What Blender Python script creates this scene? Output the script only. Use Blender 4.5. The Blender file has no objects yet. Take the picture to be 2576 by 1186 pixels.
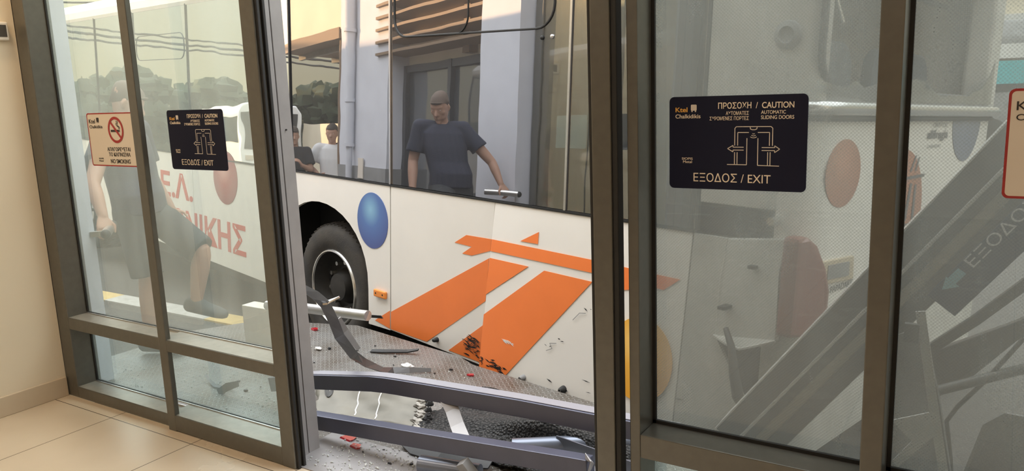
import bpy, bmesh, math, random
from mathutils import Vector, Matrix, Euler, noise
random.seed(7)
S = bpy.context.scene
COL = S.collection
V = Vector

# ---------------------------------------------------------------- camera
cam_d = bpy.data.cameras.new('camera'); cam = bpy.data.objects.new('camera', cam_d); COL.objects.link(cam)
YAW, PIT, ROL, FPX = 0.568766491, 0.183354034, 0.0373765409, 1984.39557
fw = V((-math.sin(YAW)*math.cos(PIT), math.cos(YAW)*math.cos(PIT), -math.sin(PIT)))
r0 = V((math.cos(YAW), math.sin(YAW), 0)); d0 = fw.cross(r0)
rt = r0*math.cos(ROL) + d0*math.sin(ROL); dn = fw.cross(rt)
cam.matrix_world = Matrix(((rt.x, -dn.x, -fw.x, 0), (rt.y, -dn.y, -fw.y, 0), (rt.z, -dn.z, -fw.z, 1.55), (0, 0, 0, 1)))
cam_d.sensor_fit = 'HORIZONTAL'; cam_d.sensor_width = 36.0; cam_d.lens = FPX/2576*36.0
cam_d.clip_start = 0.02; cam_d.clip_end = 500
S.camera = cam
# ---------------------------------------------------------------- world, sun, exposure
S.view_settings.view_transform = 'Standard'; S.view_settings.look = 'None'
S.view_settings.gamma = 1.0; S.view_settings.use_curve_mapping = False
S.view_settings.exposure = 0.0
SKY_STRENGTH = 7.2
W = bpy.data.worlds.new('evening_sky'); S.world = W; W.use_nodes = True
nt = W.node_tree; bg = nt.nodes['Background']
SUN_DIR = V((-0.62, 0.78, 0.085)).normalized()
# evening sky: pale gold at the horizon, cool grey blue overhead, warmer and brighter on the sunset side
tcw = nt.nodes.new('ShaderNodeTexCoord'); sxw = nt.nodes.new('ShaderNodeSeparateXYZ'); nt.links.new(tcw.outputs['Generated'], sxw.inputs[0])
rw = nt.nodes.new('ShaderNodeValToRGB'); nt.links.new(sxw.outputs['Z'], rw.inputs[0])
for i, (p, c) in enumerate([(0.0, (.145, .115, .065)), (.06, (.128, .116, .076)), (.27, (.145, .147, .13)), (.50, (.70, .72, .72)), (1.0, (.82, .84, .86))]):
    e = rw.color_ramp.elements[i] if i < 2 else rw.color_ramp.elements.new(p)
    e.position = p; e.color = (*c, 1)
nt.links.new(rw.outputs[0], bg.inputs[0])
dtw = nt.nodes.new('ShaderNodeVectorMath'); dtw.operation = 'DOT_PRODUCT'; dtw.inputs[1].default_value = SUN_DIR; nt.links.new(tcw.outputs['Generated'], dtw.inputs[0])
mrw = nt.nodes.new('ShaderNodeMapRange'); mrw.inputs[1].default_value = -.2; mrw.inputs[2].default_value = 1; mrw.inputs[3].default_value = SKY_STRENGTH*1.0; mrw.inputs[4].default_value = SKY_STRENGTH*1.35
nt.links.new(dtw.outputs['Value'], mrw.inputs[0]); nt.links.new(mrw.outputs[0], bg.inputs[1])
sd = bpy.data.lights.new('evening_sun', 'SUN'); sd.energy = 15.0; sd.color = (1.0, 0.62, 0.30); sd.angle = 0.012
so = bpy.data.objects.new('evening_sun', sd); COL.objects.link(so)
so.rotation_euler = (-SUN_DIR).to_track_quat('-Z', 'Y').to_euler(); so.location = (0, 0, 8)

# ---------------------------------------------------------------- materials
MATS = {}
def nodes(name):
    m = bpy.data.materials.new(name); m.use_nodes = True
    MATS[name] = m
    return m, m.node_tree.nodes, m.node_tree.links, m.node_tree.nodes['Principled BSDF']
def mat(name, col, rough=.5, metal=0., spec=.5, bump=0., bscale=60., var=0., vscale=8., coat=0., emit=None, dcol=None):
    m, N, L, P = nodes(name)
    P.inputs['Base Color'].default_value = (*col, 1); P.inputs['Roughness'].default_value = rough
    P.inputs['Metallic'].default_value = metal; P.inputs['Specular IOR Level'].default_value = spec
    P.inputs['Coat Weight'].default_value = coat
    tc = N.new('ShaderNodeTexCoord')
    if var or dcol:
        n = N.new('ShaderNodeTexNoise'); n.inputs['Scale'].default_value = vscale; n.inputs['Detail'].default_value = 6
        L.new(tc.outputs['Object'], n.inputs['Vector'])
        r = N.new('ShaderNodeValToRGB')
        r.color_ramp.elements[0].position = .3; r.color_ramp.elements[1].position = .7
        c2 = dcol if dcol else tuple(c*(1-var) for c in col)
        r.color_ramp.elements[0].color = (*c2, 1); r.color_ramp.elements[1].color = (*col, 1)
        L.new(n.outputs['Fac'], r.inputs[0]); L.new(r.outputs[0], P.inputs['Base Color'])
    if bump:
        n2 = N.new('ShaderNodeTexNoise'); n2.inputs['Scale'].default_value = bscale; n2.inputs['Detail'].default_value = 4
        L.new(tc.outputs['Object'], n2.inputs['Vector'])
        b = N.new('ShaderNodeBump'); b.inputs['Strength'].default_value = bump; b.inputs['Distance'].default_value = .01
        L.new(n2.outputs['Fac'], b.inputs['Height']); L.new(b.outputs[0], P.inputs['Normal'])
    if emit:
        P.inputs['Emission Color'].default_value = (*emit[0], 1); P.inputs['Emission Strength'].default_value = emit[1]
    return m
def glassmat(name, tint, haze, hazecol, refl=1.0, film=0.0, filmcol=(.4, .4, .4), pitch=.0095, rough=0.0, streak=0.0):
    """thin pane: clear + fresnel reflection + noise-varied haze, optionally perforated film"""
    m, N, L, P = nodes(name); N.remove(P); out = N['Material Output']
    tr = N.new('ShaderNodeBsdfTransparent'); tr.inputs[0].default_value = (*tint, 1)
    gl = N.new('ShaderNodeBsdfGlossy'); gl.inputs['Roughness'].default_value = rough
    lw = N.new('ShaderNodeLayerWeight'); lw.inputs[0].default_value = .5
    pw = N.new('ShaderNodeMath'); pw.operation = 'POWER'; pw.inputs[1].default_value = 5; L.new(lw.outputs['Facing'], pw.inputs[0])
    mu = N.new('ShaderNodeMapRange'); mu.inputs[3].default_value = .08*refl; mu.inputs[4].default_value = min(1, refl)
    L.new(pw.outputs[0], mu.inputs[0])
    df = N.new('ShaderNodeBsdfDiffuse'); df.inputs[0].default_value = (*hazecol, 1)
    tl = N.new('ShaderNodeBsdfTranslucent'); tl.inputs[0].default_value = (*hazecol, 1)
    dt = N.new('ShaderNodeMixShader'); dt.inputs[0].default_value = .88
    L.new(df.outputs[0], dt.inputs[1]); L.new(tl.outputs[0], dt.inputs[2])
    tc = N.new('ShaderNodeTexCoord')
    mp = N.new('ShaderNodeMapping'); mp.inputs['Scale'].default_value = (6, 6, 1.6)
    L.new(tc.outputs['Object'], mp.inputs[0])
    n = N.new('ShaderNodeTexNoise'); n.inputs['Scale'].default_value = 1.0; n.inputs['Detail'].default_value = 7; n.inputs['Roughness'].default_value = .6
    L.new(mp.outputs[0], n.inputs['Vector'])
    mr = N.new('ShaderNodeMapRange'); mr.inputs[1].default_value = .25; mr.inputs[2].default_value = .8
    mr.inputs[3].default_value = haze*(1-streak); mr.inputs[4].default_value = haze*(1+streak)
    L.new(n.outputs['Fac'], mr.inputs[0])
    m1 = N.new('ShaderNodeMixShader'); L.new(mr.outputs[0], m1.inputs[0]); L.new(tr.outputs[0], m1.inputs[1]); L.new(dt.outputs[0], m1.inputs[2])
    src = m1
    if film:
        sx = N.new('ShaderNodeSeparateXYZ'); L.new(tc.outputs['Object'], sx.inputs[0])
        k = 2*math.pi/pitch; so_ = []
        for ax in ('X', 'Z'):
            a = N.new('ShaderNodeMath'); a.operation = 'MULTIPLY'; a.inputs[1].default_value = k; L.new(sx.outputs[ax], a.inputs[0])
            s = N.new('ShaderNodeMath'); s.operation = 'SINE'; L.new(a.outputs[0], s.inputs[0]); so_.append(s)
        pr = N.new('ShaderNodeMath'); pr.operation = 'MULTIPLY'; L.new(so_[0].outputs[0], pr.inputs[0]); L.new(so_[1].outputs[0], pr.inputs[1])
        m2r = N.new('ShaderNodeMapRange'); m2r.inputs[1].default_value = -.25; m2r.inputs[2].default_value = .45
        m2r.inputs[3].default_value = film*.72; m2r.inputs[4].default_value = min(1, film*1.28)
        L.new(pr.outputs[0], m2r.inputs[0])
        fd = N.new('ShaderNodeBsdfDiffuse'); fd.inputs[0].default_value = (*filmcol, 1)
        ft = N.new('ShaderNodeBsdfTranslucent'); ft.inputs[0].default_value = (*filmcol, 1)
        fm = N.new('ShaderNodeMixShader'); fm.inputs[0].default_value = .4
        L.new(fd.outputs[0], fm.inputs[1]); L.new(ft.outputs[0], fm.inputs[2])
        m3 = N.new('ShaderNodeMixShader'); L.new(m2r.outputs[0], m3.inputs[0]); L.new(m1.outputs[0], m3.inputs[1]); L.new(fm.outputs[0], m3.inputs[2])
        src = m3
    m4 = N.new('ShaderNodeMixShader'); L.new(mu.outputs[0], m4.inputs[0]); L.new(src.outputs[0], m4.inputs[1]); L.new(gl.outputs[0], m4.inputs[2])
    L.new(m4.outputs[0], out.inputs['Surface'])
    return m
def mirrorglass(name, fac, base, rough=.01, wav=.02, wscale=1.2, tint=(.95, .95, .97)):
    m, N, L, P = nodes(name); out = N['Material Output']
    P.inputs['Base Color'].default_value = (*base, 1); P.inputs['Roughness'].default_value = .4
    gl = N.new('ShaderNodeBsdfGlossy'); gl.inputs[0].default_value = (*tint, 1); gl.inputs['Roughness'].default_value = rough
    tc = N.new('ShaderNodeTexCoord'); n = N.new('ShaderNodeTexNoise'); n.inputs['Scale'].default_value = wscale; n.inputs['Detail'].default_value = 2
    L.new(tc.outputs['Object'], n.inputs['Vector'])
    b = N.new('ShaderNodeBump'); b.inputs['Strength'].default_value = wav; b.inputs['Distance'].default_value = .1
    L.new(n.outputs['Fac'], b.inputs['Height']); L.new(b.outputs[0], gl.inputs['Normal'])
    mx = N.new('ShaderNodeMixShader'); mx.inputs[0].default_value = fac
    L.new(P.outputs[0], mx.inputs[1]); L.new(gl.outputs[0], mx.inputs[2]); L.new(mx.outputs[0], out.inputs['Surface'])
    return m
def ballmat(name, hi, mid, lo, hx=0., hz=.35):
    """printed ball: radial gradient ink around a highlight, object coordinates in units of the radius"""
    m, N, L, P = nodes(name); P.inputs['Roughness'].default_value = .35
    tc = N.new('ShaderNodeTexCoord'); mp = N.new('ShaderNodeMapping'); mp.inputs['Location'].default_value = (-hx, 0, -hz)
    L.new(tc.outputs['Object'], mp.inputs[0])
    g = N.new('ShaderNodeVectorMath'); g.operation = 'LENGTH'; L.new(mp.outputs[0], g.inputs[0])
    r = N.new('ShaderNodeValToRGB'); e = r.color_ramp.elements
    e[0].position = 0; e[0].color = (*hi, 1); e[1].position = 1; e[1].color = (*lo, 1)
    x = e.new(.42); x.color = (*mid, 1)
    dv = N.new('ShaderNodeMath'); dv.operation = 'MULTIPLY'; dv.inputs[1].default_value = .68
    L.new(g.outputs['Value'], dv.inputs[0]); L.new(dv.outputs[0], r.inputs[0]); L.new(r.outputs[0], P.inputs['Base Color'])
    return m

mat('frame_bronze', (.150, .147, .132), .30, .45, var=.12, vscale=30)
mat('frame_pale', (.40, .385, .345), .32, .4, var=.15, vscale=25)  # paler bronze: outside light painted onto sill tops; also the lamp frames
mat('gasket', (.012, .012, .012), .6)
mat('jamb_grey', (.33, .32, .32), .42, .3, var=.12, vscale=12)
mat('white_wall', (.80, .73, .60), .85, bump=.05, bscale=300)
mat('skirting', (.62, .53, .41), .45, var=.08)
mat('ceiling_white', (.75, .72, .66), .9)
mat('pilaster_paint', (.62, .63, .68), .8, var=.08, vscale=4)
mat('plaster_cream', (.70, .62, .47), .85, var=.1, vscale=2)
mat('louvre_brown', (.20, .13, .08), .6)
mat('dark_frame', (.05, .05, .055), .5)
mat('asphalt', (.13, .122, .112), .95, bump=.9, bscale=90, dcol=(.07, .066, .062), vscale=60)
mat('kerb_yellow', (.70, .52, .22), .8, var=.25, vscale=20)
mat('kerb_white', (.56, .55, .53), .85, var=.25, vscale=20)
mat('bus_white', (.80, .775, .725), .30, coat=.25, var=.05, vscale=3)
mat('bus_white_dull', (.56, .55, .51), .55, var=.25, vscale=5)
mat('bus_underside', (.02, .02, .02), .9)
mat('bus_grey', (.28, .28, .28), .6, var=.25, vscale=6)
mat('decal_orange', (.86, .215, .05), .38, var=.05, vscale=6)
mat('decal_red', (.60, .075, .05), .45, var=.15, vscale=14)
mat('decal_dark', (.10, .10, .11), .5)
mat('rubber', (.022, .021, .02), .75, bump=.2, bscale=80, dcol=(.05, .043, .034), vscale=7)
mat('rim_dark', (.045, .042, .038), .5, .4, var=.4, vscale=12)
mat('rim_edge', (.62, .61, .58), .25, .9)
mat('silver', (.66, .66, .66), .25, .9)
mat('brushed_alu', (.66, .65, .63), .3, .95, bump=.05, bscale=400)
mat('lamp_amber', (.78, .26, .05), .3)
mat('lamp_red', (.20, .055, .04), .3, coat=.4)
mat('plate_tan', (.52, .44, .32), .6, var=.12, vscale=30)
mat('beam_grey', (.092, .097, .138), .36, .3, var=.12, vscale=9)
mat('beam_top_lit', (.32, .32, .36), .35, .3)  # lighter copy of the beam grey, light on the top face painted in
mat('steel_blue', (.17, .19, .235), .3, .5)
mat('plastic_black', (.018, .018, .019), .45)
mat('torn_beige', (.235, .22, .18), .55, var=.25, vscale=8)
mat('torn_foam', (.50, .47, .42), .9, var=.5, vscale=40)
mat('strap_grey', (.14, .14, .145), .4, .4, var=.2, vscale=14)
mat('foam_white', (.75, .75, .73), .8)
mat('red_lens', (.42, .01, .02), .2, coat=.5)
mat('fascia_grey', (.13, .13, .125), .45, .2, var=.15, vscale=6)
mat('fascia_ridge', (.80, .80, .78), .35, .5)
mat('fascia_tan', (.40, .36, .28), .5, var=.1)
mat('board_navy', (.02, .05, .12), .4)
mat('board_white', (.9, .9, .9), .5)
mat('board_cyan', (.28, .62, .72), .5)
mat('sign_navy', (.009, .011, .030), .6, spec=.2)
mat('sign_cream', (.72, .65, .56), .55)
mat('sign_pale', (.92, .80, .64), .5)
mat('sign_red', (.36, .03, .03), .5)
mat('sign_black', (.03, .025, .025), .5)
mat('sign_gold', (.80, .42, .08), .5)
mat('skin', (.46, .27, .19), .55)
mat('hair_dark', (.05, .038, .03), .8)
mat('hair_cropped', (.13, .095, .075), .8)
mat('shirt_navy', (.028, .032, .055), .85, bump=.15, bscale=160)
mat('shirt_white', (.72, .72, .72), .85)
mat('shirt_black', (.025, .025, .027), .85)
mat('shorts_dark', (.035, .038, .042), .9)
mat('trousers_grey', (.12, .12, .13), .9)
mat('shoe_grey', (.075, .085, .09), .8)
mat('eye_white', (.6, .58, .55), .3)
mat('device_white', (.78, .74, .68), .4)
mat('device_dark', (.05, .042, .036), .3)
mat('leaf', (.045, .06, .03), .9, bump=.5, bscale=4, var=.4, vscale=1.5)
mat('bark', (.10, .07, .05), .9)
mat('teal_paint', (.05, .42, .46), .4)
mat('coach_white', (.7, .7, .68), .35)
mat('coach_glass', (.03, .035, .04), .1)
mat('cable', (.03, .03, .03), .8)
mat('seat_dark', (.09, .10, .115), .8)
mat('seat_grip', (.08, .12, .30), .7)
mat('bus_interior', (.20, .20, .20), .8)
mat('lamp_panel', (.9, .85, .75), .5, emit=((1, .80, .60), 4.0))
mat('glass_chip', (.68, .71, .70), .12, spec=.8)
glassmat('pane_clear', (.90, .93, .90), .17, (.62, .65, .58), 1.0, streak=.5)
glassmat('pane_film', (.80, .82, .80),   .22, (.34, .36, .335), .5, film=.28, filmcol=(.27, .28, .275), streak=.55)
glassmat('pane_low', (.85, .92, .90), .16, (.6, .66, .62), 1.0, streak=.4)
glassmat('bus_rear_glass', (.6, .63, .62), .62, (.62, .63, .62), 1.0, streak=.6)
mirrorglass('bus_glass', .31, (.012, .013, .015), wav=.012, wscale=1.6)
mirrorglass('bus_glass_wavy', .66, (.08, .085, .08), wav=.03, wscale=1.3)
mirrorglass('shop_glass', .18, (.05, .055, .06), wav=.02)
for nm_, a in dict(ball_blue=((.24, .46, .62), (.095, .175, .40), (.075, .095, .26)), ball_red=((.75, .38, .32), (.36, .035, .035), (.22, .02, .03)),
                   ball_yellow=((.95, .66, .22), (.80, .42, .06), (.72, .33, .03)), ball_orange=((.55, .22, .12), (.42, .16, .08), (.36, .13, .07)),
                   ball_slate=((.25, .30, .42), (.15, .18, .26), (.12, .14, .20))).items():
    ballmat(nm_, *a, hx=-.12, hz=.38)

def floor_tiles():
    m, N, L, P = nodes('hall_tiles'); tc = N.new('ShaderNodeTexCoord'); sx = N.new('ShaderNodeSeparateXYZ'); L.new(tc.outputs['Object'], sx.inputs[0])
    lines = []
    for ax, off, w in (('X', 3.742, .0022), ('Y', -2.052, .0022)):
        a = N.new('ShaderNodeMath'); a.operation = 'ADD'; a.inputs[1].default_value = off + 20*.637; L.new(sx.outputs[ax], a.inputs[0])
        d = N.new('ShaderNodeMath'); d.operation = 'MODULO'; d.inputs[1].default_value = .637; L.new(a.outputs[0], d.inputs[0])
        p = N.new('ShaderNodeMath'); p.operation = 'PINGPONG'; p.inputs[1].default_value = .3185; L.new(d.outputs[0], p.inputs[0])
        c = N.new('ShaderNodeMath'); c.operation = 'LESS_THAN'; c.inputs[1].default_value = w; L.new(p.outputs[0], c.inputs[0]); lines.append(c)
    mx = N.new('ShaderNodeMath'); mx.operation = 'MAXIMUM'; L.new(lines[0].outputs[0], mx.inputs[0]); L.new(lines[1].outputs[0], mx.inputs[1])
    n = N.new('ShaderNodeTexNoise'); n.inputs['Scale'].default_value = 3; n.inputs['Detail'].default_value = 6; L.new(tc.outputs['Object'], n.inputs['Vector'])
    r = N.new('ShaderNodeValToRGB'); r.color_ramp.elements[0].color = (.56, .47, .36, 1); r.color_ramp.elements[1].color = (.66, .57, .45, 1)
    L.new(n.outputs['Fac'], r.inputs[0])
    c = N.new('ShaderNodeMix'); c.data_type = 'RGBA'; L.new(mx.outputs[0], c.inputs[0]); L.new(r.outputs[0], c.inputs[6]); c.inputs[7].default_value = (.10, .08, .06, 1)
    L.new(c.outputs[2], P.inputs['Base Color']); P.inputs['Roughness'].default_value = .22
    rr = N.new('ShaderNodeMapRange'); rr.inputs[3].default_value = .16; rr.inputs[4].default_value = .34; L.new(n.outputs['Fac'], rr.inputs[0]); L.new(rr.outputs[0], P.inputs['Roughness'])
floor_tiles()
def checker_plate():
    """raised almond-shaped lugs in alternating directions, with dirt"""
    m, N, L, P = nodes('tread_plate'); tc = N.new('ShaderNodeTexCoord'); outs = []
    for ang, ox in ((45, 0), (-45, .0175)):
        mp = N.new('ShaderNodeMapping'); mp.inputs['Rotation'].default_value = (0, 0, 0); mp.inputs['Location'].default_value = (ox, ox, 0)
        L.new(tc.outputs['Object'], mp.inputs[0])
        fr = N.new('ShaderNodeVectorMath'); fr.operation = 'FRACTION'
        sc = N.new('ShaderNodeVectorMath'); sc.operation = 'SCALE'; sc.inputs['Scale'].default_value = 1/.035
        L.new(mp.outputs[0], sc.inputs[0]); L.new(sc.outputs[0], fr.inputs[0])
        m2 = N.new('ShaderNodeMapping'); m2.vector_type = 'TEXTURE'; m2.inputs['Location'].default_value = (.5, .5, 0)
        m2.inputs['Rotation'].default_value = (0, 0, math.radians(ang)); m2.inputs['Scale'].default_value = (.40, .13, 1e3)
        L.new(fr.outputs[0], m2.inputs[0])
        ln = N.new('ShaderNodeVectorMath'); ln.operation = 'LENGTH'; L.new(m2.outputs[0], ln.inputs[0])
        mr = N.new('ShaderNodeMapRange'); mr.inputs[1].default_value = .4; mr.inputs[2].default_value = 1.0; mr.inputs[3].default_value = 1; mr.inputs[4].default_value = 0
        mr.interpolation_type = 'SMOOTHSTEP'; L.new(ln.outputs['Value'], mr.inputs[0]); outs.append(mr)
    mx = N.new('ShaderNodeMath'); mx.operation = 'MAXIMUM'; L.new(outs[0].outputs[0], mx.inputs[0]); L.new(outs[1].outputs[0], mx.inputs[1])
    b = N.new('ShaderNodeBump'); b.inputs['Strength'].default_value = 1.0; b.inputs['Distance'].default_value = .004
    L.new(mx.outputs[0], b.inputs['Height']); L.new(b.outputs[0], P.inputs['Normal'])
    n = N.new('ShaderNodeTexNoise'); n.inputs['Scale'].default_value = 2.2; n.inputs['Detail'].default_value = 9; n.inputs['Roughness'].default_value = .65; L.new(tc.outputs['Object'], n.inputs['Vector'])
    r = N.new('ShaderNodeValToRGB'); r.color_ramp.elements[0].position = .36; r.color_ramp.elements[1].position = .56
    r.color_ramp.elements[0].color = (.105, .085, .065, 1); r.color_ramp.elements[1].color = (.20, .195, .185, 1)
    L.new(n.outputs['Fac'], r.inputs[0])
    c = N.new('ShaderNodeMix'); c.data_type = 'RGBA'; c.blend_type = 'MIX'; L.new(mx.outputs[0], c.inputs[0]); L.new(r.outputs[0], c.inputs[6]); c.inputs[7].default_value = (.33, .325, .305, 1)
    L.new(c.outputs[2], P.inputs['Base Color']); P.inputs['Roughness'].default_value = .42; P.inputs['Metallic'].default_value = .35
checker_plate()
def coil_mat():
    m, N, L, P = nodes('coil_mat'); tc = N.new('ShaderNodeTexCoord')
    n = N.new('ShaderNodeTexVoronoi'); n.inputs['Scale'].default_value = 85; L.new(tc.outputs['Object'], n.inputs['Vector'])
    r = N.new('ShaderNodeValToRGB'); r.color_ramp.elements[0].color = (.11, .105, .10, 1); r.color_ramp.elements[1].color = (.014, .014, .014, 1); r.color_ramp.elements[1].position = .55
    L.new(n.outputs['Distance'], r.inputs[0]); L.new(r.outputs[0], P.inputs['Base Color'])
    b = N.new('ShaderNodeBump'); b.inputs['Strength'].default_value = 1; b.inputs['Distance'].default_value = .012; b.invert = True
    L.new(n.outputs['Distance'], b.inputs['Height']); L.new(b.outputs[0], P.inputs['Normal']); P.inputs['Roughness'].default_value = .8
coil_mat()

# ---------------------------------------------------------------- mesh helpers
class MB:
    def __init__(s): s.v = []; s.f = []; s.sm = []
    def add(s, vs, fs, smooth=False):
        o = len(s.v); s.v += [V(p) for p in vs]; s.f += [[i+o for i in f] for f in fs]; s.sm += [smooth]*len(fs); return s
    def box(s, x0, x1, y0, y1, z0, z1):
        c = [(x, y, z) for z in (z0, z1) for y in (y0, y1) for x in (x0, x1)]
        return s.add(c, [(0, 2, 3, 1), (4, 5, 7, 6), (0, 1, 5, 4), (2, 6, 7, 3), (0, 4, 6, 2), (1, 3, 7, 5)])
    def beam(s, p0, p1, w, h, up=(0, 0, 1)):
        p0, p1 = V(p0), V(p1); d = (p1-p0).normalized(); u = V(up); u = (u-d*u.dot(d)).normalized(); sd_ = d.cross(u)
        c = [p+sd_*a*w/2+u*b*h/2 for p in (p0, p1) for b in (-1, 1) for a in (-1, 1)]
        return s.add(c, [(0, 1, 3, 2), (4, 6, 7, 5), (0, 4, 5, 1), (2, 3, 7, 6), (0, 2, 6, 4), (1, 5, 7, 3)])
    def ribbon(s, pts, w, h, ups):
        """bent rectangular bar through pts"""
        P = [V(p) for p in pts]; n = len(P); rings = []
        for i, p in enumerate(P):
            d = (P[min(i+1, n-1)]-P[max(i-1, 0)]).normalized(); u = V(ups[i] if isinstance(ups, list) else ups); u = (u-d*u.dot(d)).normalized(); q = d.cross(u)
            ww = w[i] if isinstance(w, (list, tuple)) else w
            rings.append([p+q*a*ww/2+u*b*h/2 for a, b in ((-1, -1), (1, -1), (1, 1), (-1, 1))])
        vs = [x for r in rings for x in r]; fs = []
        for i in range(n-1):
            for k in range(4): fs.append((4*i+k, 4*i+(k+1) % 4, 4*i+4+(k+1) % 4, 4*i+4+k))
        fs += [(3, 2, 1, 0), tuple(4*(n-1)+k for k in range(4))]
        return s.add(vs, fs)
    def tube(s, pts, r, seg=16, cap=True, hollow=0):
        P = [V(p) for p in pts]; n = len(P); vs = []; fs = []; q = None
        rs = r if isinstance(r, (list, tuple)) else [r]*n
        for i, p in enumerate(P):
            d = (P[min(i+1, n-1)]-P[max(i-1, 0)]).normalized()
            if q is None: q = d.orthogonal().normalized()
            q = (q-d*q.dot(d)).normalized(); b = d.cross(q)
            for k in range(seg):
                a = 2*math.pi*k/seg; vs.append(p+(q*math.cos(a)+b*math.sin(a))*rs[i])
        for i in range(n-1):
            for k in range(seg): fs.append((seg*i+k, seg*i+(k+1) % seg, seg*(i+1)+(k+1) % seg, seg*(i+1)+k))
        s.add(vs, fs, True)
        if cap:
            s.add([vs[k] for k in range(seg)], [tuple(range(seg))[::-1]]); s.add([vs[seg*(n-1)+k] for k in range(seg)], [tuple(range(seg))])
        return s
    def prism(s, pts, d):
        """polygon pts extruded by vector d"""
        n = len(pts); P = [V(p) for p in pts]; d = V(d)
        return s.add(P+[p+d for p in P], [tuple(range(n))[::-1], tuple(range(n, 2*n))]+[(i, (i+1) % n, n+(i+1) % n, n+i) for i in range(n)])
    def poly(s, pts): return s.add(pts, [tuple(range(len(pts)))])
    def lathe(s, prof, c, ax=1, seg=48):
        """profile of (radius, along) spun about axis through c (ax: 0 x, 1 y, 2 z)"""
        vs = []; fs = []; n = len(prof)
        for k in range(seg):
            a = 2*math.pi*k/seg
            for r, t in prof:
                u, w = r*math.cos(a), r*math.sin(a)
                p = (t, u, w) if ax == 0 else ((u, t, w) if ax == 1 else (u, w, t)); vs.append(V(c)+V(p))
        for k in range(seg):
            for i in range(n-1):
                a, b = k*n+i, ((k+1) % seg)*n+i; fs.append((a, a+1, b+1, b))
        return s.add(vs, fs, True)
    def ball(s, c, r, sc=(1, 1, 1), seg=16, rings=10, jit=0):
        vs = []; fs = []
        for i in range(rings+1):
            t = math.pi*i/rings
            for k in range(seg):
                a = 2*math.pi*k/seg; d = V((math.sin(t)*math.cos(a), math.sin(t)*math.sin(a), math.cos(t)))
                rr = r*(1+(jit*noise.noise(d*2.3+V(c)*1.7) if jit else 0)); vs.append(V(c)+V((d.x*sc[0], d.y*sc[1], d.z*sc[2]))*rr)
        for i in range(rings):
            for k in range(seg): fs.append((i*seg+k, (i+1)*seg+k, (i+1)*seg+(k+1) % seg, i*seg+(k+1) % seg))
        return s.add(vs, fs, True)
    def build(s, name, m, parent=None, bevel=0, loc=None, sub=0):
        me = bpy.data.meshes.new(name); me.from_pydata([tuple(p) for p in s.v], [], s.f); me.validate()
        bm = bmesh.new(); bm.from_mesh(me); bmesh.ops.remove_doubles(bm, verts=bm.verts, dist=1e-5); bmesh.ops.recalc_face_normals(bm, faces=bm.faces)
        bm.to_mesh(me); bm.free()
        if any(s.sm):
            for p in me.polygons: p.use_smooth = True
            me.set_sharp_from_angle(angle=math.radians(38))
        o = bpy.data.objects.new(name, me); COL.objects.link(o); me.materials.append(MATS[m])
        if parent: o.parent = parent
        if loc: o.location = loc
        if bevel:
            b = o.modifiers.new('edge', 'BEVEL'); b.width = bevel; b.segments = 2; b.limit_method = 'ANGLE'
        if sub:
            b = o.modifiers.new('sub', 'SUBSURF'); b.levels = sub; b.render_levels = sub
        return o
def thing(name, label, cat, loc=(0, 0, 0), group=None, rot=None):
    o = bpy.data.objects.new(name, None); COL.objects.link(o); o.location = loc; o.empty_display_size = .1
    if rot is not None: o.rotation_euler = rot
    return tag(o, label, cat, group)
def tag(o, label=None, cat=None, group=None, kind=None):
    if label: o['label'] = label
    if cat: o['category'] = cat
    if group: o['group'] = group
    if kind: o['kind'] = kind
    return o
def struct(o, label, cat): return tag(o, label, cat, kind='structure')
def rrect(w, h, r, n=6):
    out = []
    for cx, cz, a0 in ((w/2-r, h/2-r, 0), (-w/2+r, h/2-r, 90), (-w/2+r, -h/2+r, 180), (w/2-r, -h/2+r, 270)):
        for i in range(n+1):
            a = math.radians(a0+90*i/n); out.append((cx+r*math.cos(a), cz+r*math.sin(a)))
    return out
def text(name, txt, m, parent, x, z, h, w=None, y=0., align='LEFT', ext=.0006, bold=0.):
    """flat lettering in the local x/z plane facing -y; h = cap height, w = fitted width"""
    cu = bpy.data.curves.new(name, 'FONT'); cu.body = txt; cu.size = 1; cu.offset = bold; cu.fill_mode = 'BOTH'; cu.extrude = 0
    t = bpy.data.objects.new(name, cu); COL.objects.link(t)
    dg = bpy.context.evaluated_depsgraph_get(); me = bpy.data.meshes.new_from_object(t.evaluated_get(dg)); bpy.data.objects.remove(t); bpy.data.curves.remove(cu)
    xs = [v.co.x for v in me.vertices]; ys = [v.co.y for v in me.vertices]; x0, x1 = min(xs), max(xs); y0, y1 = min(ys), max(ys)
    k = h/(y1-y0); kx = (w/(x1-x0)) if w else k
    W_ = (x1-x0)*kx; ox = {'LEFT': 0, 'CENTER': -W_/2, 'RIGHT': -W_}[align]
    for v in me.vertices: v.co = (x+ox+(v.co.x-x0)*kx, y, z+(v.co.y-y0)*k)
    bm = bmesh.new(); bm.from_mesh(me); r = bmesh.ops.extrude_face_region(bm, geom=bm.faces[:])
    for g in r['geom']:
        if isinstance(g, bmesh.types.BMVert): g.co.y -= ext
    bmesh.ops.recalc_face_normals(bm, faces=bm.faces); bm.to_mesh(me); bm.free()
    [setattr(p, 'use_smooth', False) for p in me.polygons]; me.name = name; me.materials.clear(); me.materials.append(MATS[m]); o = bpy.data.objects.new(name, me); COL.objects.link(o); o.parent = parent
    return o
def remesh(mb, name, m, parent, vox=.008, smooth=5):
    o = mb.build(name, m, parent)
    r = o.modifiers.new('r', 'REMESH'); r.mode = 'VOXEL'; r.voxel_size = vox; r.use_smooth_shade = True
    q = o.modifiers.new('s', 'SMOOTH'); q.iterations = smooth; q.factor = .5
    dg = bpy.context.evaluated_depsgraph_get(); dg.update(); me = bpy.data.meshes.new_from_object(o.evaluated_get(dg)); me.name = name
    o.modifiers.clear(); o.data = me
    for p in me.polygons: p.use_smooth = True
    return o

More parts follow.
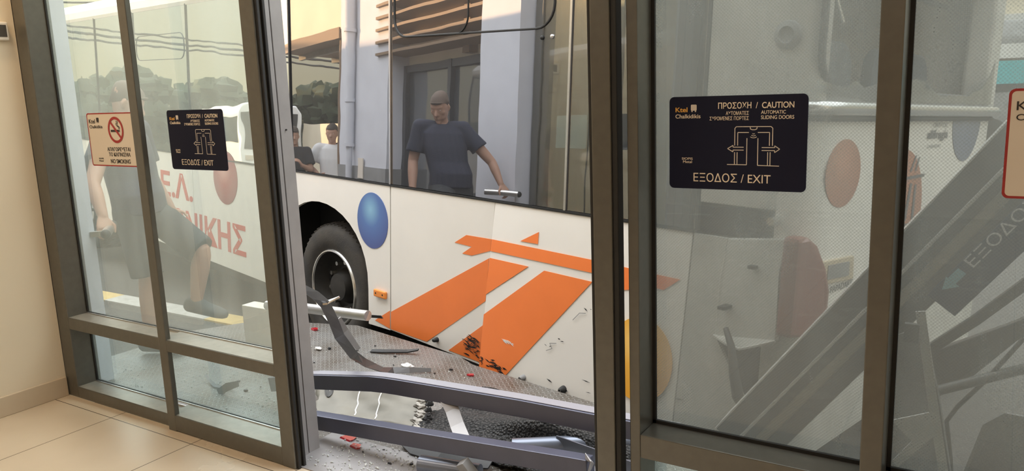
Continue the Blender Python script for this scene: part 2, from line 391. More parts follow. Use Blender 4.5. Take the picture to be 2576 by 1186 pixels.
# ================================================================ the hall
YF, YB, YG = 2.13, 2.262, 2.246          # storefront: inner face, outer face, pane
m = MB(); m.box(-4.6, 4.2, -5.2, 2.13, -.1, 0); struct(m.build('floor', 'hall_tiles'), 'cream tiled hall floor with thin dark joints', 'floor')
m = MB(); m.box(-4.6, -4.275, -5.2, 2.13, 0, 3.0); struct(m.build('wall_left', 'white_wall'), 'cream painted wall at the left edge', 'wall')
m = MB(); m.box(-4.275, -4.258, -5.2, 2.125, .0, .105); struct(m.build('baseboard_left', 'skirting', bevel=.003), 'beige tiled skirting along the left wall', 'baseboard')
m = MB(); m.box(-4.6, 4.4, -5.4, 2.26, 3.0, 3.1); struct(m.build('ceiling', 'ceiling_white'), 'white hall ceiling', 'ceiling')
m = MB(); m.box(-4.6, 4.4, -5.4, -5.2, 0, 3.0); struct(m.build('wall_back', 'white_wall'), 'cream hall wall behind the viewer', 'wall')
m = MB(); m.box(4.2, 4.4, -5.2, 2.26, 0, 3.0); struct(m.build('wall_right', 'white_wall'), 'cream hall wall far right', 'wall')
m = MB(); m.box(1.3, 4.2, YF, YB, 0, 3.0); struct(m.build('wall_front', 'white_wall'), 'cream wall right of the glazed front', 'wall')
for i, (x, y, e) in enumerate([(-3.3, .7, 30), (-1.2, .2, 22), (.9, .2, 22), (-3.3, -2.4, 25), (-.5, -2.6, 25)]):  # out-of-view lamp panels added to brighten the closed hall
    t = thing('added_ceiling_lamp', 'unseen warm square ceiling lamp panel added to brighten the hall', 'lamp', (x, y, 3.0), 'added hall ceiling lamps')
    MB().box(-.32, .32, -.32, .32, -.03, 0).build('lamp_frame', 'frame_pale', t)
    MB().box(-.29, .29, -.29, .29, -.034, -.03).build('diffuser', 'lamp_panel', t)
    ld = bpy.data.lights.new('lamp_light', 'AREA'); ld.size = .56; ld.energy = e*.36; ld.color = (1, .86, .72)
    lo = bpy.data.objects.new('lamp_light', ld); COL.objects.link(lo); lo.parent = t; lo.location = (0, 0, -.04)

# small white wall device top left
t = thing('wall_sensor', 'small white wall box with dark square screen on the cream wall', 'sensor', (-4.275, 2.045, 1.925))
MB().box(0, .022, -.045, .045, -.045, .045).build('housing', 'device_white', t, bevel=.006)
MB().box(.022, .024, -.012, .034, -.028, .030).build('screen', 'device_dark', t)

# ---------------- glazed front, left: fixed window and pushed door leaf
def ring(x0, x1, z0, z1, y0, y1, w=.007):
    m = MB(); m.box(x0, x0+w, y0, y1, z0, z1); m.box(x1-w, x1, y0, y1, z0, z1); m.box(x0, x1, y0, y1, z0, z0+w); m.box(x0, x1, y0, y1, z1-w, z1); return m
w1 = struct(thing('window_1', 'fixed side window with bronze frame beside the left wall', 'window'), 'fixed bronze framed window beside the left wall', 'window')
MB().box(-4.272, -4.168, YF, YB, 0, 3.0).build('stile', 'frame_bronze', w1, bevel=.003)
MB().box(-4.168, -3.345, YF, YB, 0, .062).build('bottom_rail', 'frame_bronze', w1, bevel=.003)
MB().box(-4.168, -3.345, YF, YB, .385, .448).build('middle_rail', 'frame_bronze', w1, bevel=.003)
MB().box(-4.168, -3.345, YF, YB, 2.92, 3.0).build('top_rail', 'frame_bronze', w1)
MB().box(-4.168, -3.52, YG-.003, YG+.003, .448, 2.92).build('upper_pane', 'pane_clear', w1)
MB().box(-4.168, -3.52, YG-.003, YG+.003, .062, .385).build('lower_pane', 'pane_low', w1)
ring(-4.168, -3.516, .448, 2.92, YG-.012, YG-.004).build('glazing_bead', 'gasket', w1); ring(-4.168, -3.516, .062, .385, YG-.012, YG-.004).build('glazing_bead', 'gasket', w1)
MB().box(-4.168, -3.345, YG-.020, YG-.012, .448, .448+.006).build('glazing_strip', 'silver', w1)
MB().box(-4.168, -3.345, YG-.020, YG-.012, .062, .062+.006).build('glazing_strip', 'silver', w1)
MB().box(-4.166, -3.347, YF+.004, YG-.013, .448, .448+.0012).build('lit_sill_top', 'frame_pale', w1)  # thin paler plates paint outside light onto the window sill tops
MB().box(-4.166, -3.347, YF+.004, YG-.013, .062, .062+.0012).build('lit_sill_top', 'frame_pale', w1)
d1 = thing('door_1', 'sliding glass door leaf on the left with bronze frame', 'door'); struct(d1, 'left sliding glass door leaf in a bronze frame, pushed open', 'door')
y0, y1 = 2.105, 2.262
MB().box(-3.345, -3.285, y0, y0+.026, 0, 3.0).build('stile', 'frame_bronze', d1, bevel=.003)
MB().box(-2.552, -2.475, y0, 2.165, 0, 3.0).build('stile', 'frame_bronze', d1, bevel=.003)
MB().box(-2.60, -2.555, 2.165, y1, 0, 3.0).build('rear_stile', 'frame_bronze', d1)
MB().box(-3.344, -2.552, y0+.001, y1, .004, .082).build('bottom_rail', 'frame_bronze', d1, bevel=.003)
MB().box(-3.344, -2.552, y0+.001, y1, .40, .456).build('middle_rail', 'frame_bronze', d1, bevel=.003)
MB().box(-3.52, -2.58, YG-.003, YG+.003, .456, 3.0).build('upper_pane', 'pane_clear', d1)
MB().box(-3.52, -2.58, YG-.003, YG+.003, .082, .40).build('lower_pane', 'pane_low', d1)
ring(-3.524, -2.58, .456, 3.0, YG-.012, YG-.004).build('glazing_bead', 'gasket', d1); ring(-3.524, -2.58, .082, .40, YG-.012, YG-.004).build('glazing_bead', 'gasket', d1)
MB().box(-3.46, -2.58, YG-.020, YG-.012, .456, .456+.006).build('glazing_strip', 'silver', d1)
MB().box(-3.46, -2.58, YG-.020, YG-.012, .082, .082+.006).build('glazing_strip', 'silver', d1)
MB().box(-3.343, -2.555, 2.107+.004, YG-.013, .456, .456+.0012).build('lit_sill_top', 'frame_pale', d1)  # door leaf sill tops lightened in colour as if lit from outside
MB().box(-3.343, -2.555, 2.107+.004, YG-.013, .082, .082+.0012).build('lit_sill_top', 'frame_pale', d1)
g = MB(); g.box(-2.475, -2.462, y0+.008, y0+.022, 0, 3.0); g.box(-2.475, -2.462, y0+.036, y0+.05, 0, 3.0); g.build('door_gasket', 'gasket', d1, bevel=.003)
j = struct(thing('trim_1', 'grey aluminium jamb post of the doorway left of the gap', 'trim'), 'grey aluminium jamb post left of the doorway gap', 'trim')
MB().box(-2.556, -2.532, 2.166, 2.235, 0, 3.0).build('inner_post', 'jamb_grey', j, bevel=.002)
MB().box(-2.558, -2.536, 2.243, 2.305, 0, 3.0).build('outer_post', 'jamb_grey', j, bevel=.002)
MB().box(-2.56, -2.545, 2.235, 2.243, 0, 3.0).build('seam_gasket', 'gasket', j)
sc = MB()
for z in (.26, .27, .86, 1.42, .10):
    sc.tube([(-2.5365, 2.20 if z < .9 else 2.27, z), (-2.531, 2.20 if z < .9 else 2.27, z)], .0035, 8)
sc.build('screw', 'gasket', j)

# ---------------- right: loose door stile, window with perforated film
# warm downlight washing the top of the left wall
t = thing('wall_downlight', 'small warm downlight above the top left corner', 'lamp', (-4.02, 1.72, 3.0))
MB().lathe([(.0, -.012), (.05, -.012), (.06, 0)], (0, 0, 0), 2, 24).build('lamp_ring', 'lamp_panel', t)
ld = bpy.data.lights.new('downlight', 'AREA'); ld.size = .1; ld.energy = 9; ld.color = (1, .62, .28); lo = bpy.data.objects.new('downlight', ld); COL.objects.link(lo); lo.parent = t; lo.location = (0, 0, -.02)
d2 = struct(thing('door_2', 'narrow dark stile of the right door leaf standing alone in the gap', 'door'), 'dark stile of the right sliding door leaf in the gap', 'door')
MB().box(-1.052, -.990, 2.10, 2.15, 0, 3.0).build('stile', 'frame_bronze', d2, bevel=.003)
g = MB(); g.box(-1.064, -1.052, 2.106, 2.144, 0, 3.0); g.box(-.990, -.972, 2.106, 2.146, 0, 3.0); g.build('door_gasket', 'gasket', d2, bevel=.003)
w2 = struct(thing('window_2', 'right hand window covered with grey perforated film', 'window'), 'right window with grey perforated film and bronze frame', 'window')
MB().box(-.952, -.918, YF, YB, 0, 3.0).build('stile', 'frame_bronze', w2, bevel=.003)
MB().box(-.918, -.290, YF, YB, .405, .482).build('middle_rail', 'frame_bronze', w2, bevel=.003)
MB().box(-.918, -.290, YF, YB, 0, .07).build('bottom_rail', 'frame_bronze', w2, bevel=.003)
MB().box(-.290, -.236, YF, YB, 0, 3.0).build('mullion', 'frame_bronze', w2, bevel=.003)
MB().box(-.236, 1.25, YF, YB, .405, .482).build('middle_rail', 'frame_bronze', w2, bevel=.003)
MB().box(-.236, 1.25, YF, YB, 0, .07).build('bottom_rail', 'frame_bronze', w2)
MB().box(1.25, 1.30, YF, YB, 0, 3.0).build('stile', 'frame_bronze', w2)
for xa, xb in ((-.918, -.290), (-.236, 1.25)):
    MB().box(xa, xb, YG-.003, YG+.003, .482, 3.0).build('film_pane', 'pane_film', w2)
    MB().box(xa, xb, YG-.003, YG+.003, .07, .405).build('lower_pane', 'pane_low', w2)
    ring(xa, xb, .482, 3.0, YG-.014, YG-.004, .011).build('glazing_bead', 'gasket', w2)
m = MB(); m.box(-4.6, 4.4, YF, YB, 3.0, 3.35); struct(m.build('wall_lintel', 'frame_bronze'), 'bronze lintel over the glazed front', 'wall')

# ---------------- stickers on the glass
def bus_icon(m, x, z, h):
    w = h*.82
    p = rrect(w, h*.82, h*.13, 4); m.prism([(x+a, -.0021, z+h*.09+b) for a, b in p], (0, -.0004, 0))
    for s in (-1, 1): m.box(x+s*w*.3-h*.09, x+s*w*.3+h*.09, -.0025, -.0021, z-h*.5, z-h*.3)
def sticker(name, label, cat, loc, W_, H_, m_panel, group=None):
    t = thing(name, label, cat, loc, group)
    MB().prism([(a, -.002, b) for a, b in rrect(W_, H_, .014)], (0, .002, 0)).build('panel', m_panel, t)
    return t
def caution(name, label, loc):
    W_, H_ = .392, .268
    t = sticker(name, label, 'sign', loc, W_, H_, 'sign_navy')
    fx = lambda X: ((X-232)/753-.5)*W_
    fz = lambda Z: (.5-(Z-528)/524)*H_
    T = lambda s, x0, x1, za, zb, mm, b=.0: text('lettering', s, mm, t, fx(x0), fz(zb), fz(za)-fz(zb), fx(x1)-fx(x0), -.0021, bold=b)
    T('Ktel', 268, 338, 588, 615, 'sign_gold', .02); T('Chalkidikis', 268, 413, 627, 650, 'sign_pale', .008)
    T('ΠΡΟΣΟΧΗ  /  CAUTION', 512, 915, 565, 600, 'sign_pale', .012)
    T('ΑΥΤΟΜΑΤΕΣ', 555, 680, 614, 635, 'sign_pale', .005); T('ΣΥΡΟΜΕΝΕΣ ΠΟΡΤΕΣ', 465, 680, 642, 663, 'sign_pale', .005)
    T('AUTOMATIC', 745, 873, 612, 631, 'sign_pale', .005); T('SLIDING DOORS', 745, 916, 639, 659, 'sign_pale', .005)
    T('ΕΞΟΔΟΣ / EXIT', 375, 802, 960, 1010, 'sign_pale', 0.)
    T('SIOPIS', 306, 369, 873, 886, 'sign_pale'); T('Metal', 313, 365, 890, 905, 'sign_pale')
    ic = MB(); bus_icon(ic, fx(374), fz(594), .021); ic.build('bus_symbol', 'sign_cream', t)
    dd = MB(); r = .0011
    def ln(*pts, rr=r):
        for (a, b), (c, d) in zip(pts, pts[1:]):
            p, q = V((fx(a), -.0022, fz(b))), V((fx(c), -.0022, fz(d))); dd.beam(p, q, rr*2, .0006, (0, 1, 0))
    ln((606, 803), (606, 708), (614, 699), (798, 699), (808, 708), (808, 803)); ln((622, 803), (622, 731), (682, 731)); ln((730, 731), (792, 731), (792, 803))
    ln((606, 840), (606, 909)); ln((620, 840), (620, 909)); ln((797, 838), (797, 910)); ln((784, 838), (784, 910))
    ln((565, 909), (672, 909), (672, 762)); ln((845, 913), (731, 911), (731, 762))
    ln((655, 812), (597, 812), (597, 802), (567, 820), (597, 838), (597, 828), (655, 828)); ln((752, 813), (820, 813), (820, 803), (846, 821), (820, 840), (820, 829), (752, 829))
    ln((688, 699), (690, 712), (700, 716), (714, 716), (724, 712), (726, 699))
    for k, rr in ((0, 8), (1, 15), (2, 22)):
        ln(*[(707+rr*math.sin(math.radians(a)), 733+10*k*.55+rr*.75*math.cos(math.radians(a))) for a in range(-50, 51, 20)], rr=.0009)
    dd.build('door_pictogram', 'sign_cream', t)
    return t
def no_smoking(label, loc):
    W_, H_ = .392, .262
    t = sticker('no_smoking_sign', label, 'sign', loc, W_, H_, 'sign_cream')
    bo, bi = rrect(W_, H_, .014), rrect(W_-.012, H_-.012, .010); nb = len(bo); bm_ = MB()
    bm_.add([(a, -.0024, b) for a, b in bo]+[(a, -.0024, b) for a, b in bi], [(i, (i+1) % nb, nb+(i+1) % nb, nb+i) for i in range(nb)]); bm_.build('red_border', 'sign_red', t)
    k = .358/283
    fx = lambda X: -W_/2+(X-567)*k
    fz = lambda Z: H_/2-(Z-750)*H_/350
    def T(s, x0, x1, za, zb, mm, b=0.):
        sh = (za-750)/350*38
        text('lettering', s, mm, t, fx(x0-sh), fz(zb), fz(za)-fz(zb), (x1-x0)*k, -.0025, bold=b)
    T('Ktel', 585, 627, 790, 818, 'sign_black', .01); T('Chalkidikis', 590, 677, 830, 850, 'sign_black', .008)
    T('ΑΠΑΓΟΡΕΥΕΤΑΙ', 708, 860, 974, 1000, 'sign_black', .012); T('ΤΟ ΚΑΠΝΙΣΜΑ', 718, 860, 1008, 1034, 'sign_black', .012); T('NO SMOKING', 730, 860, 1052, 1080, 'sign_black', .012)
    T('SIOPIS', 650, 682, 1045, 1055, 'sign_black'); T('Metal', 652, 680, 1060, 1071, 'sign_black')
    ic = MB(); bus_icon(ic, fx(641), fz(798), .026); ic.build('bus_symbol', 'sign_black', t)
    cx, cz, R = fx(756), fz(862), .064
    rg = MB(); n = 48
    o_ = [(cx+R*math.cos(2*math.pi*i/n), cz+R*math.sin(2*math.pi*i/n)) for i in range(n)]; i_ = [(cx+R*.80*math.cos(2*math.pi*i/n), cz+R*.80*math.sin(2*math.pi*i/n)) for i in range(n)]
    rg.add([(a, -.0034, b) for a, b in o_]+[(a, -.0034, b) for a, b in i_], [(i, (i+1) % n, n+(i+1) % n, n+i) for i in range(n)])
    rg.beam((cx-R*.62, -.0034, cz+R*.62), (cx+R*.62, -.0034, cz-R*.62), .012, .0004, (0, 1, 0))
    rg.build('prohibition_ring', 'sign_red', t)
    cg = MB(); cg.box(cx-.042, cx+.020, -.0030, -.0026, cz-.010, cz+.001); cg.box(cx+.022, cx+.026, -.0030, -.0026, cz-.010, cz+.001); cg.box(cx+.028, cx+.032, -.0030, -.0026, cz-.010, cz+.001)
    for dx in (0, .009):
        P_ = [(cx+.026+dx*.7, cz+.004), (cx+.027+dx, cz+.012), (cx+.012+dx, cz+.020), (cx+.006+dx, cz+.028), (cx+.014+dx, cz+.036), (cx+.010+dx, cz+.044)]
        for (a, b), (c, d) in zip(P_, P_[1:]): cg.beam((a, -.0028, b), (c, -.0028, d), .0035, .0004, (0, 1, 0))
    cg.build('cigarette_symbol', 'sign_black', t)
    return t
caution('caution_sign', 'dark caution exit sticker on the left door leaf', (-3.081, YG-.0045, 1.379))
caution('caution_sign', 'navy caution exit sticker on the grey film of the right window', (-.668, YG-.0045, 1.376))
no_smoking('red bordered no smoking sticker on the left side window, partly behind the mullion', (-3.735, YG-.0045, 1.379))
no_smoking('red bordered cream sticker cut off by the right edge of the photo', (.180, YG-.0045, 1.377))

# ================================================================ outside ground
m = MB(); m.box(-70, 30, 2.28, 60, -.5, -.34); m.box(-70, -8.62, -30, 2.28, -.5, -.34); struct(m.build('street', 'asphalt'), 'grey asphalt street outside the station', 'street')
m = MB(); m.box(-2.6, -.9, 2.13, 2.45, -.1, .004); struct(m.build('threshold', 'jamb_grey'), 'pale metal threshold in the doorway strewn with glass crumbs', 'threshold')
k1 = thing('kerb_line', 'painted yellow and white stripe along the street', 'kerb'); 
struct(k1, 'painted yellow and white stripe on the street beyond the ramp', 'kerb')
for i in range(9):
    x = -15.0+1.52*i
    MB().box(x, x+1.52, 4.15, 4.36, -.345, -.325).build('kerb_stone', 'kerb_white' if i % 2 else 'kerb_yellow', k1)

rp = thing('ramp_platform', 'raised steel tread plate platform in front of the doors, littered with debris', 'platform'); struct(rp, 'raised steel tread plate platform outside the doorway', 'platform')
MB().prism([(-4.70, 2.27, -.34), (-4.69, 3.22, -.34), (-4.52, 3.50, -.34), (-4.12, 3.70, -.34), (-3.72, 3.81, -.34), (-2.70, 3.60, -.34), (-2.55, 3.52, -.34), (-1.80, 3.36, -.34), (-.95, 3.18, -.34), (-.95, 2.27, -.34)], (0, 0, .336)).build('tread_plate', 'tread_plate', rp)
m = MB(); m.box(-.95, 3.5, 2.27, 3.16, -.34, -.002); struct(m.build('forecourt', 'asphalt'), 'grey gritty forecourt right of the platform', 'ground')

# ================================================================ the station front to the left, seen in the bus windows
def S_(m, name, mt, label, cat='wall', bevel=0): return struct(m.build(name, mt, bevel=bevel), label, cat)
m = MB(); m.box(-4.93, -4.285, 2.2, 2.40, -.34, 4.1); S_(m, 'trim_2', 'pilaster_paint', 'pale blue grey pilaster outside the side window', 'pilaster')
m = MB(); m.box(-8.55, -7.05, 1.6, 2.36, -.34, 4.1); S_(m, 'trim_3', 'pilaster_paint', 'wide pale pier with a downpipe', 'pier')
m = MB(); m.box(-8.57, -7.03, 1.6, 2.375, -.34, .95); S_(m, 'trim_4', 'bus_grey', 'grey plinth of the wide pier', 'plinth')
m = MB(); m.box(-7.05, -4.93, 1.9, 2.1, -.34, .35); m.box(-7.05, -4.93, 1.9, 2.1, 2.12, 4.1); m.box(-4.93, -4.6, 1.9, 2.2, -.34, 4.1); S_(m, 'wall_station', 'plaster_cream', 'cream wall over the shop window beside the doors')
sw = struct(thing('window_3', 'dark framed shop window left of the doors', 'window'), 'dark framed shop window left of the doors', 'window')
f = MB(); f.box(-7.05, -4.93, 2.08, 2.16, .35, .43); f.box(-7.05, -4.93, 2.08, 2.16, 2.04, 2.12)
for x in (-7.05, -5.98, -4.99): f.box(x, x+.07, 2.08, 2.17, .35, 2.12)
f.build('window_frame', 'dark_frame', sw); MB().box(-7.0, -4.95, 2.10, 2.115, .40, 2.08).build('pane', 'shop_glass', sw)
lv = struct(thing('trim_5', 'brown louvres over the shop window', 'louvres'), 'horizontal brown louvres over the shop window catching the evening sun', 'louvres')
for i in range(12):
    z = 2.22+.135*i
    MB().prism([(-7.35, 2.16, z), (-7.35, 2.40, z+.02), (-7.35, 2.40, z+.05), (-7.35, 2.16, z+.03)], (2.42, 0, 0)).build('louvre_blade', 'louvre_brown', lv)
MB().box(-5.62, -5.5, 2.10, 2.2, 2.15, 4.0).build('louvre_post', 'louvre_brown', lv); MB().box(-7.2, -7.08, 2.10, 2.2, 2.15, 4.0).build('louvre_post', 'louvre_brown', lv)
dp = thing('downpipe', 'pale downpipe with brackets on the wide pier, seen in the bus window', 'pipe', (-8.05, 2.43, 0))
MB().tube([(0, 0, -.3), (0, 0, 1.2), (0, 0, 1.22), (0, 0, 4.1)], [.04, .04, .06, .06]).build('pipe', 'pilaster_paint', dp)
for z in (1.2, 1.75, 2.6): MB().lathe([(.066, -.02), (.072, -.02), (.072, .02), (.066, .02)], (0, 0, z), 2, 20).build('bracket', 'pilaster_paint', dp)
t = thing('wall_notice', 'small white notice low on the wide pier, seen in the bus window', 'notice', (-7.75, 2.378, .93)); MB().box(-.09, .09, 0, .012, -.12, .12).build('board', 'sign_cream', t)
m = MB(); m.box(-30, -8.55, -4.4, -4.2, -.34, 1.9); S_(m, 'wall_yard', 'plaster_cream', 'long cream wall further along the station')
m = MB(); m.box(-11.9, -8.55, 2.1, 2.3, 2.69, 4.5); S_(m, 'wall_fascia', 'plaster_cream', 'cream fascia over the awning, lit by low sun')
aw = thing('awning', 'brown striped awning over the waiting people, seen in the bus window', 'awning', (0, 0, 0))
MB().box(-11.7, -8.6, -3.4, 2.36, 2.63, 2.68).build('canopy', 'louvre_brown', aw)
MB().box(-11.7, -8.6, 2.35, 2.38, 2.56, 2.70).build('valance', 'louvre_brown', aw)
for i in range(10): MB().box(-11.7, -8.6, -3.2+.56*i, -3.14+.56*i, 2.55, 2.63).build('rafter', 'torn_beige', aw)
for x in (-11.6, -8.75): MB().tube([(x, 2.28, -.34), (x, 2.28, 2.63)], .03).build('post', 'louvre_brown', aw)

# ================================================================ the bus
BUS = thing('city_bus', 'white city bus with orange emblem and red lettering, rammed up to the doorway', 'bus')
BX, BY, BZ = V((.975, -.218, -.033)), V((.216, .975, -.052)), V((.044, .044, .998))
BX.normalize(); BY = (BY-BX*BY.dot(BX)).normalized(); BZ = BX.cross(BY)
BP = V((-4.240, 4.053, .140))
BUS.matrix_world = Matrix(((BX.x, BY.x, BZ.x, BP.x), (BX.y, BY.y, BZ.y, BP.y), (BX.z, BY.z, BZ.z, BP.z), (0, 0, 0, 1)))
def side(name, pts, m, y=0., t=.03, parent=None, bevel=0, tilt=None):
    """panel outline in the bus side plane (x along, z up); tilt(z) pushes it outward"""
    f = (lambda z: y) if tilt is None else (lambda z: y+tilt(z))
    return MB().prism([(x, f(z), z) for x, z in pts], (0, t, 0)).build(name, m, parent or BUS, bevel=bevel)
def arch(c, hw=.615, top=.647, zb=-.12, n=18):
    return [(c+hw*math.cos(math.pi*i/n)*(1 if 1 else 1), .1+(top-.1)*math.sin(math.pi*i/n)**.9) for i in range(n+1)]
ZW = .84
g_ = .004
# skirt panels of the near side
A = arch(-5.30); side('side_panel', [(-8.38, ZW), (-8.38, -.02), (-5.915, -.05)]+A[::-1]+[(-4.685, -.06), (-4.62, -.06), (-4.62, ZW)], 'bus_white')
side('side_panel', [(-4.612, ZW), (-4.612, -.06), (-3.512, -.075), (-3.512, ZW)], 'bus_white')
side('side_panel', [(-3.504, ZW), (-3.504, -.075), (-2.252, -.093), (-2.252, ZW)], 'bus_white')
A = arch(-.085); side('side_panel', [(-2.244, ZW), (-2.244, -.093), (-.70, -.12)]+A[::-1]+[(.532, -.148), (.780, -.140), (.780, ZW)], 'bus_white')
side('side_panel', [(.790, ZW), (.790, -.137), (1.70, -.155), (1.774, ZW)], 'bus_white', bevel=.003)
TC = lambda z: -.10*(ZW-z)
side('bent_side_panel', [(1.776, ZW), (1.766, -.15), (2.4, -.15), (3.08, -.15), (3.072, ZW)], 'bus_white', tilt=TC, t=.035, bevel=.003)
side('waist_trim', [(-8.38, ZW+.012), (-8.38, ZW+.002), (3.08, ZW+.002), (3.08, ZW+.012)], 'gasket', y=-.006, t=.02)
m = MB(); m.box(-4.60, -.75, .10, 2.48, -.22, .80); m.box(.60, 3.4, .16, 2.48, -.06, .80); m.box(-8.2, -5.95, .1, 2.48, -.16, .8); m.box(-8.2, 3.4, .42, 2.1, -.2, .8); m.build('underbody', 'bus_underside', BUS)
for c in (-5.3, -.085): pass
# window band
panes = [(-8.3, -5.92), (-5.90, -4.64), (-4.62, -3.52), (-3.50, -2.26), (-2.24, -.47), (-.45, .775), (.797, 2.288), (2.31, 3.085)]
for i, (a, b) in enumerate(panes):
    side('window_pane', [(a, ZW+.016), (b, ZW+.016), (b, 2.19), (a, 2.19)], 'bus_glass_wavy' if i < 5 else 'bus_glass', y=.004, t=.02)
for x, mm in ((-5.91, 'gasket'), (-4.63, 'gasket'), (-3.51, 'gasket'), (-2.25, 'gasket'), (-.46, 'gasket'), (.786, 'silver'), (2.299, 'silver'), (3.09, 'gasket')):
    side('pillar_trim', [(x-.007, ZW+.014), (x+.007, ZW+.014), (x+.007, 2.2), (x-.007, 2.2)], mm, y=-.006, t=.02)
def outline(x0, x1, z0, z1, r, w=.0035, y=.002):
    p = rrect(x1-x0, z1-z0, r, 6); p = [((x0+x1)/2+a, y, (z0+z1)/2+b) for a, b in p]; return MB().tube(p+[p[0], p[1]], w, 6, False)
outline(-3.449, -2.313, 1.722, 1.955, .09).build('emergency_hatch', 'gasket', BUS)
outline(.83, 2.18, 1.79, 2.17, .12, .006).build('vent_window', 'gasket', BUS)
outline(.83, 1.52, 1.79, 2.17, .10, .004).build('vent_window', 'gasket', BUS)
for z in (2.02, 2.10, 2.18): side('air_vent', [(-5.80, z-.02), (-5.60, z-.02), (-5.60, z+.018), (-5.80, z+.018)], 'dark_frame', y=-.004, t=.01)
for x, z in ((2.10, 1.742), (2.17, 1.745)): MB().ball((x, 0, z), .012, (1, .6, 1), 10, 6).build('window_stud', 'silver' if x > 2.12 else 'gasket', BUS)
# roof
pr = [(0, 2.19), (-.015, 2.22), (-.012, 2.29), (.03, 2.345), (.10, 2.40), (.45, 2.47), (1.27, 2.50), (2.09, 2.47), (2.44, 2.40), (2.51, 2.345), (2.55, 2.29), (2.55, 2.19)]
MB().prism([(-8.4, y, z) for y, z in pr], (12.0, 0, 0)).build('roof', 'bus_white', BUS)
MB().box(-8.4, 3.5, 2.52, 2.55, -.1, 2.19).build('far_side', 'bus_white', BUS); MB().box(-8.42, -8.38, 0, 2.55, -.1, 2.19).build('front_end', 'bus_glass', BUS)
MB().box(-8.3, 3.45, .05, 2.5, .78, .84).build('deck', 'bus_interior', BUS)
MB().box(1.60, 1.64, .05, 2.5, .8, 2.19).build('bulkhead', 'bus_interior', BUS)
# rear end, rounded in plan
def plan(off=0., n=7, y0=0., y1=2.545):
    P = []
    for i in range(n+1):
        a = math.radians(90*i/n); P.append((3.46+(.15+off)*math.sin(a), y0+.15-(.15+off)*math.cos(a)))
    for y in (.6, 1.0, 1.545, 1.95): P.append((3.61+off, y))
    for i in range(n+1):
        a = math.radians(90*i/n); P.append((3.46+(.15+off)*math.cos(a), y1-.15+(.15+off)*math.sin(a)))
    return P
def sweep_wall(name, m, z0, z1, off=0., th=.03, i0=0, i1=None):
    o = plan(off); i_ = plan(off-th); i1 = len(o) if i1 is None else i1; o = o[i0:i1]; i_ = i_[i0:i1]
    mb = MB(); n = len(o)
    vs = [(x, y, z0) for x, y in o]+[(x, y, z1) for x, y in o]+[(x, y, z0) for x, y in i_]+[(x, y, z1) for x, y in i_]; fs = []
    for k in range(n-1): fs += [(k, k+1, n+k+1, n+k), (2*n+k, 3*n+k, 3*n+k+1, 2*n+k+1), (n+k, n+k+1, 3*n+k+1, 3*n+k), (k, 2*n+k, 2*n+k+1, k+1)]
    fs += [(0, n, 3*n, 2*n), (n-1, 3*n-1, 4*n-1, 2*n-1)]
    return mb.add(vs, fs, True).build(name, m, BUS)
sweep_wall('rear_panel', 'bus_white', .47, 1.385)
sweep_wall('rear_bumper', 'bus_white_dull', -.08, .462, .035, .05)
o = plan(.028); MB().tube([(x, y, 1.415) for x, y in o], .030, 12).build('rear_gutter', 'silver', BUS)
o = plan(.014); MB().tube([(x, y, 1.372) for x, y in o], .012, 8).build('gutter_seal', 'gasket', BUS)
sweep_wall('window_sill', 'bus_grey', 1.43, 1.49, -.01)
MB().box(3.45, 3.60, 2.36, 2.545, 1.43, 2.2).build('rear_pillar', 'bus_white_dull', BUS, bevel=.02)
sweep_wall('rear_pillar', 'bus_white_dull', 1.43, 2.2, 0, .03, 0, 6)
side('corner_pillar', [(3.10, .985), (3.46, .985), (3.46, 2.19), (3.10, 2.19)], 'bus_white_dull', y=-.002, t=.04, bevel=.004)
jag = [(-.02, 1.524), (.142, 1.51), (.234, 1.497), (.34, 1.533), (.443, 1.509), (.657, 1.531), (.776, 1.55), (.93, 1.545), (1.065, 1.563), (1.213, 1.553), (1.343, 1.527), (1.40, 1.50), (1.45, 1.49), (1.70, 1.50), (1.935, 1.496), (2.10, 1.53), (2.227, 1.551), (2.36, 1.622), (2.42, 1.703), (2.44, 1.709), (2.44, 1.455), (2.106, 1.455), (1.217, 1.448), (.66, 1.431), (.445, 1.459), (.232, 1.463), (-.02, 1.48)]
jj = []
for (a, b), (c, d) in zip(jag, jag[1:]):
    for k in range(4): jj.append((a+(c-a)*k/4+random.uniform(-.008, .008), b+(d-b)*k/4+random.uniform(-.006, .006)))
MB().prism([(3.598, y, z) for y, z in jj], (.006, 0, 0)).build('broken_rear_glass', 'bus_rear_glass', BUS)
o = rrect(2.42, 1.35, .16, 6); pts = [(3.585, 1.24+a, 2.165+b) for a, b in o]; MB().tube(pts+[pts[0], pts[1]], .016, 8, False).build('rear_window_frame', 'dark_frame', BUS)
# things inside the broken rear window
for y in (.42, .92, 1.62, 2.10):
    b = MB(); b.prism([(3.20+.10*k, y+a, 1.42+c) for k, (a, c) in ((0, q) for q in rrect(.43, .66, .14))], (.07, 0, 0)); st = b.build('seat_back', 'seat_dark', BUS, bevel=.02)
    MB().box(3.19, 3.28, y-.12, y+.12, 1.28, 1.34).build('seat_pad', 'seat_grip', st)
MB().tube([(3.35, .25, .84), (3.35, .25, 2.19)], .018).build('grab_pole', 'silver', BUS); MB().tube([(3.30, .1, 2.05), (3.30, 2.4, 2.05)], .016).build('grab_rail', 'silver', BUS)
MB().tube([(3.52, .22, 1.93), (3.55, .29, 1.77)], [.006, .008]).build('wiper_arm', 'silver', BUS)
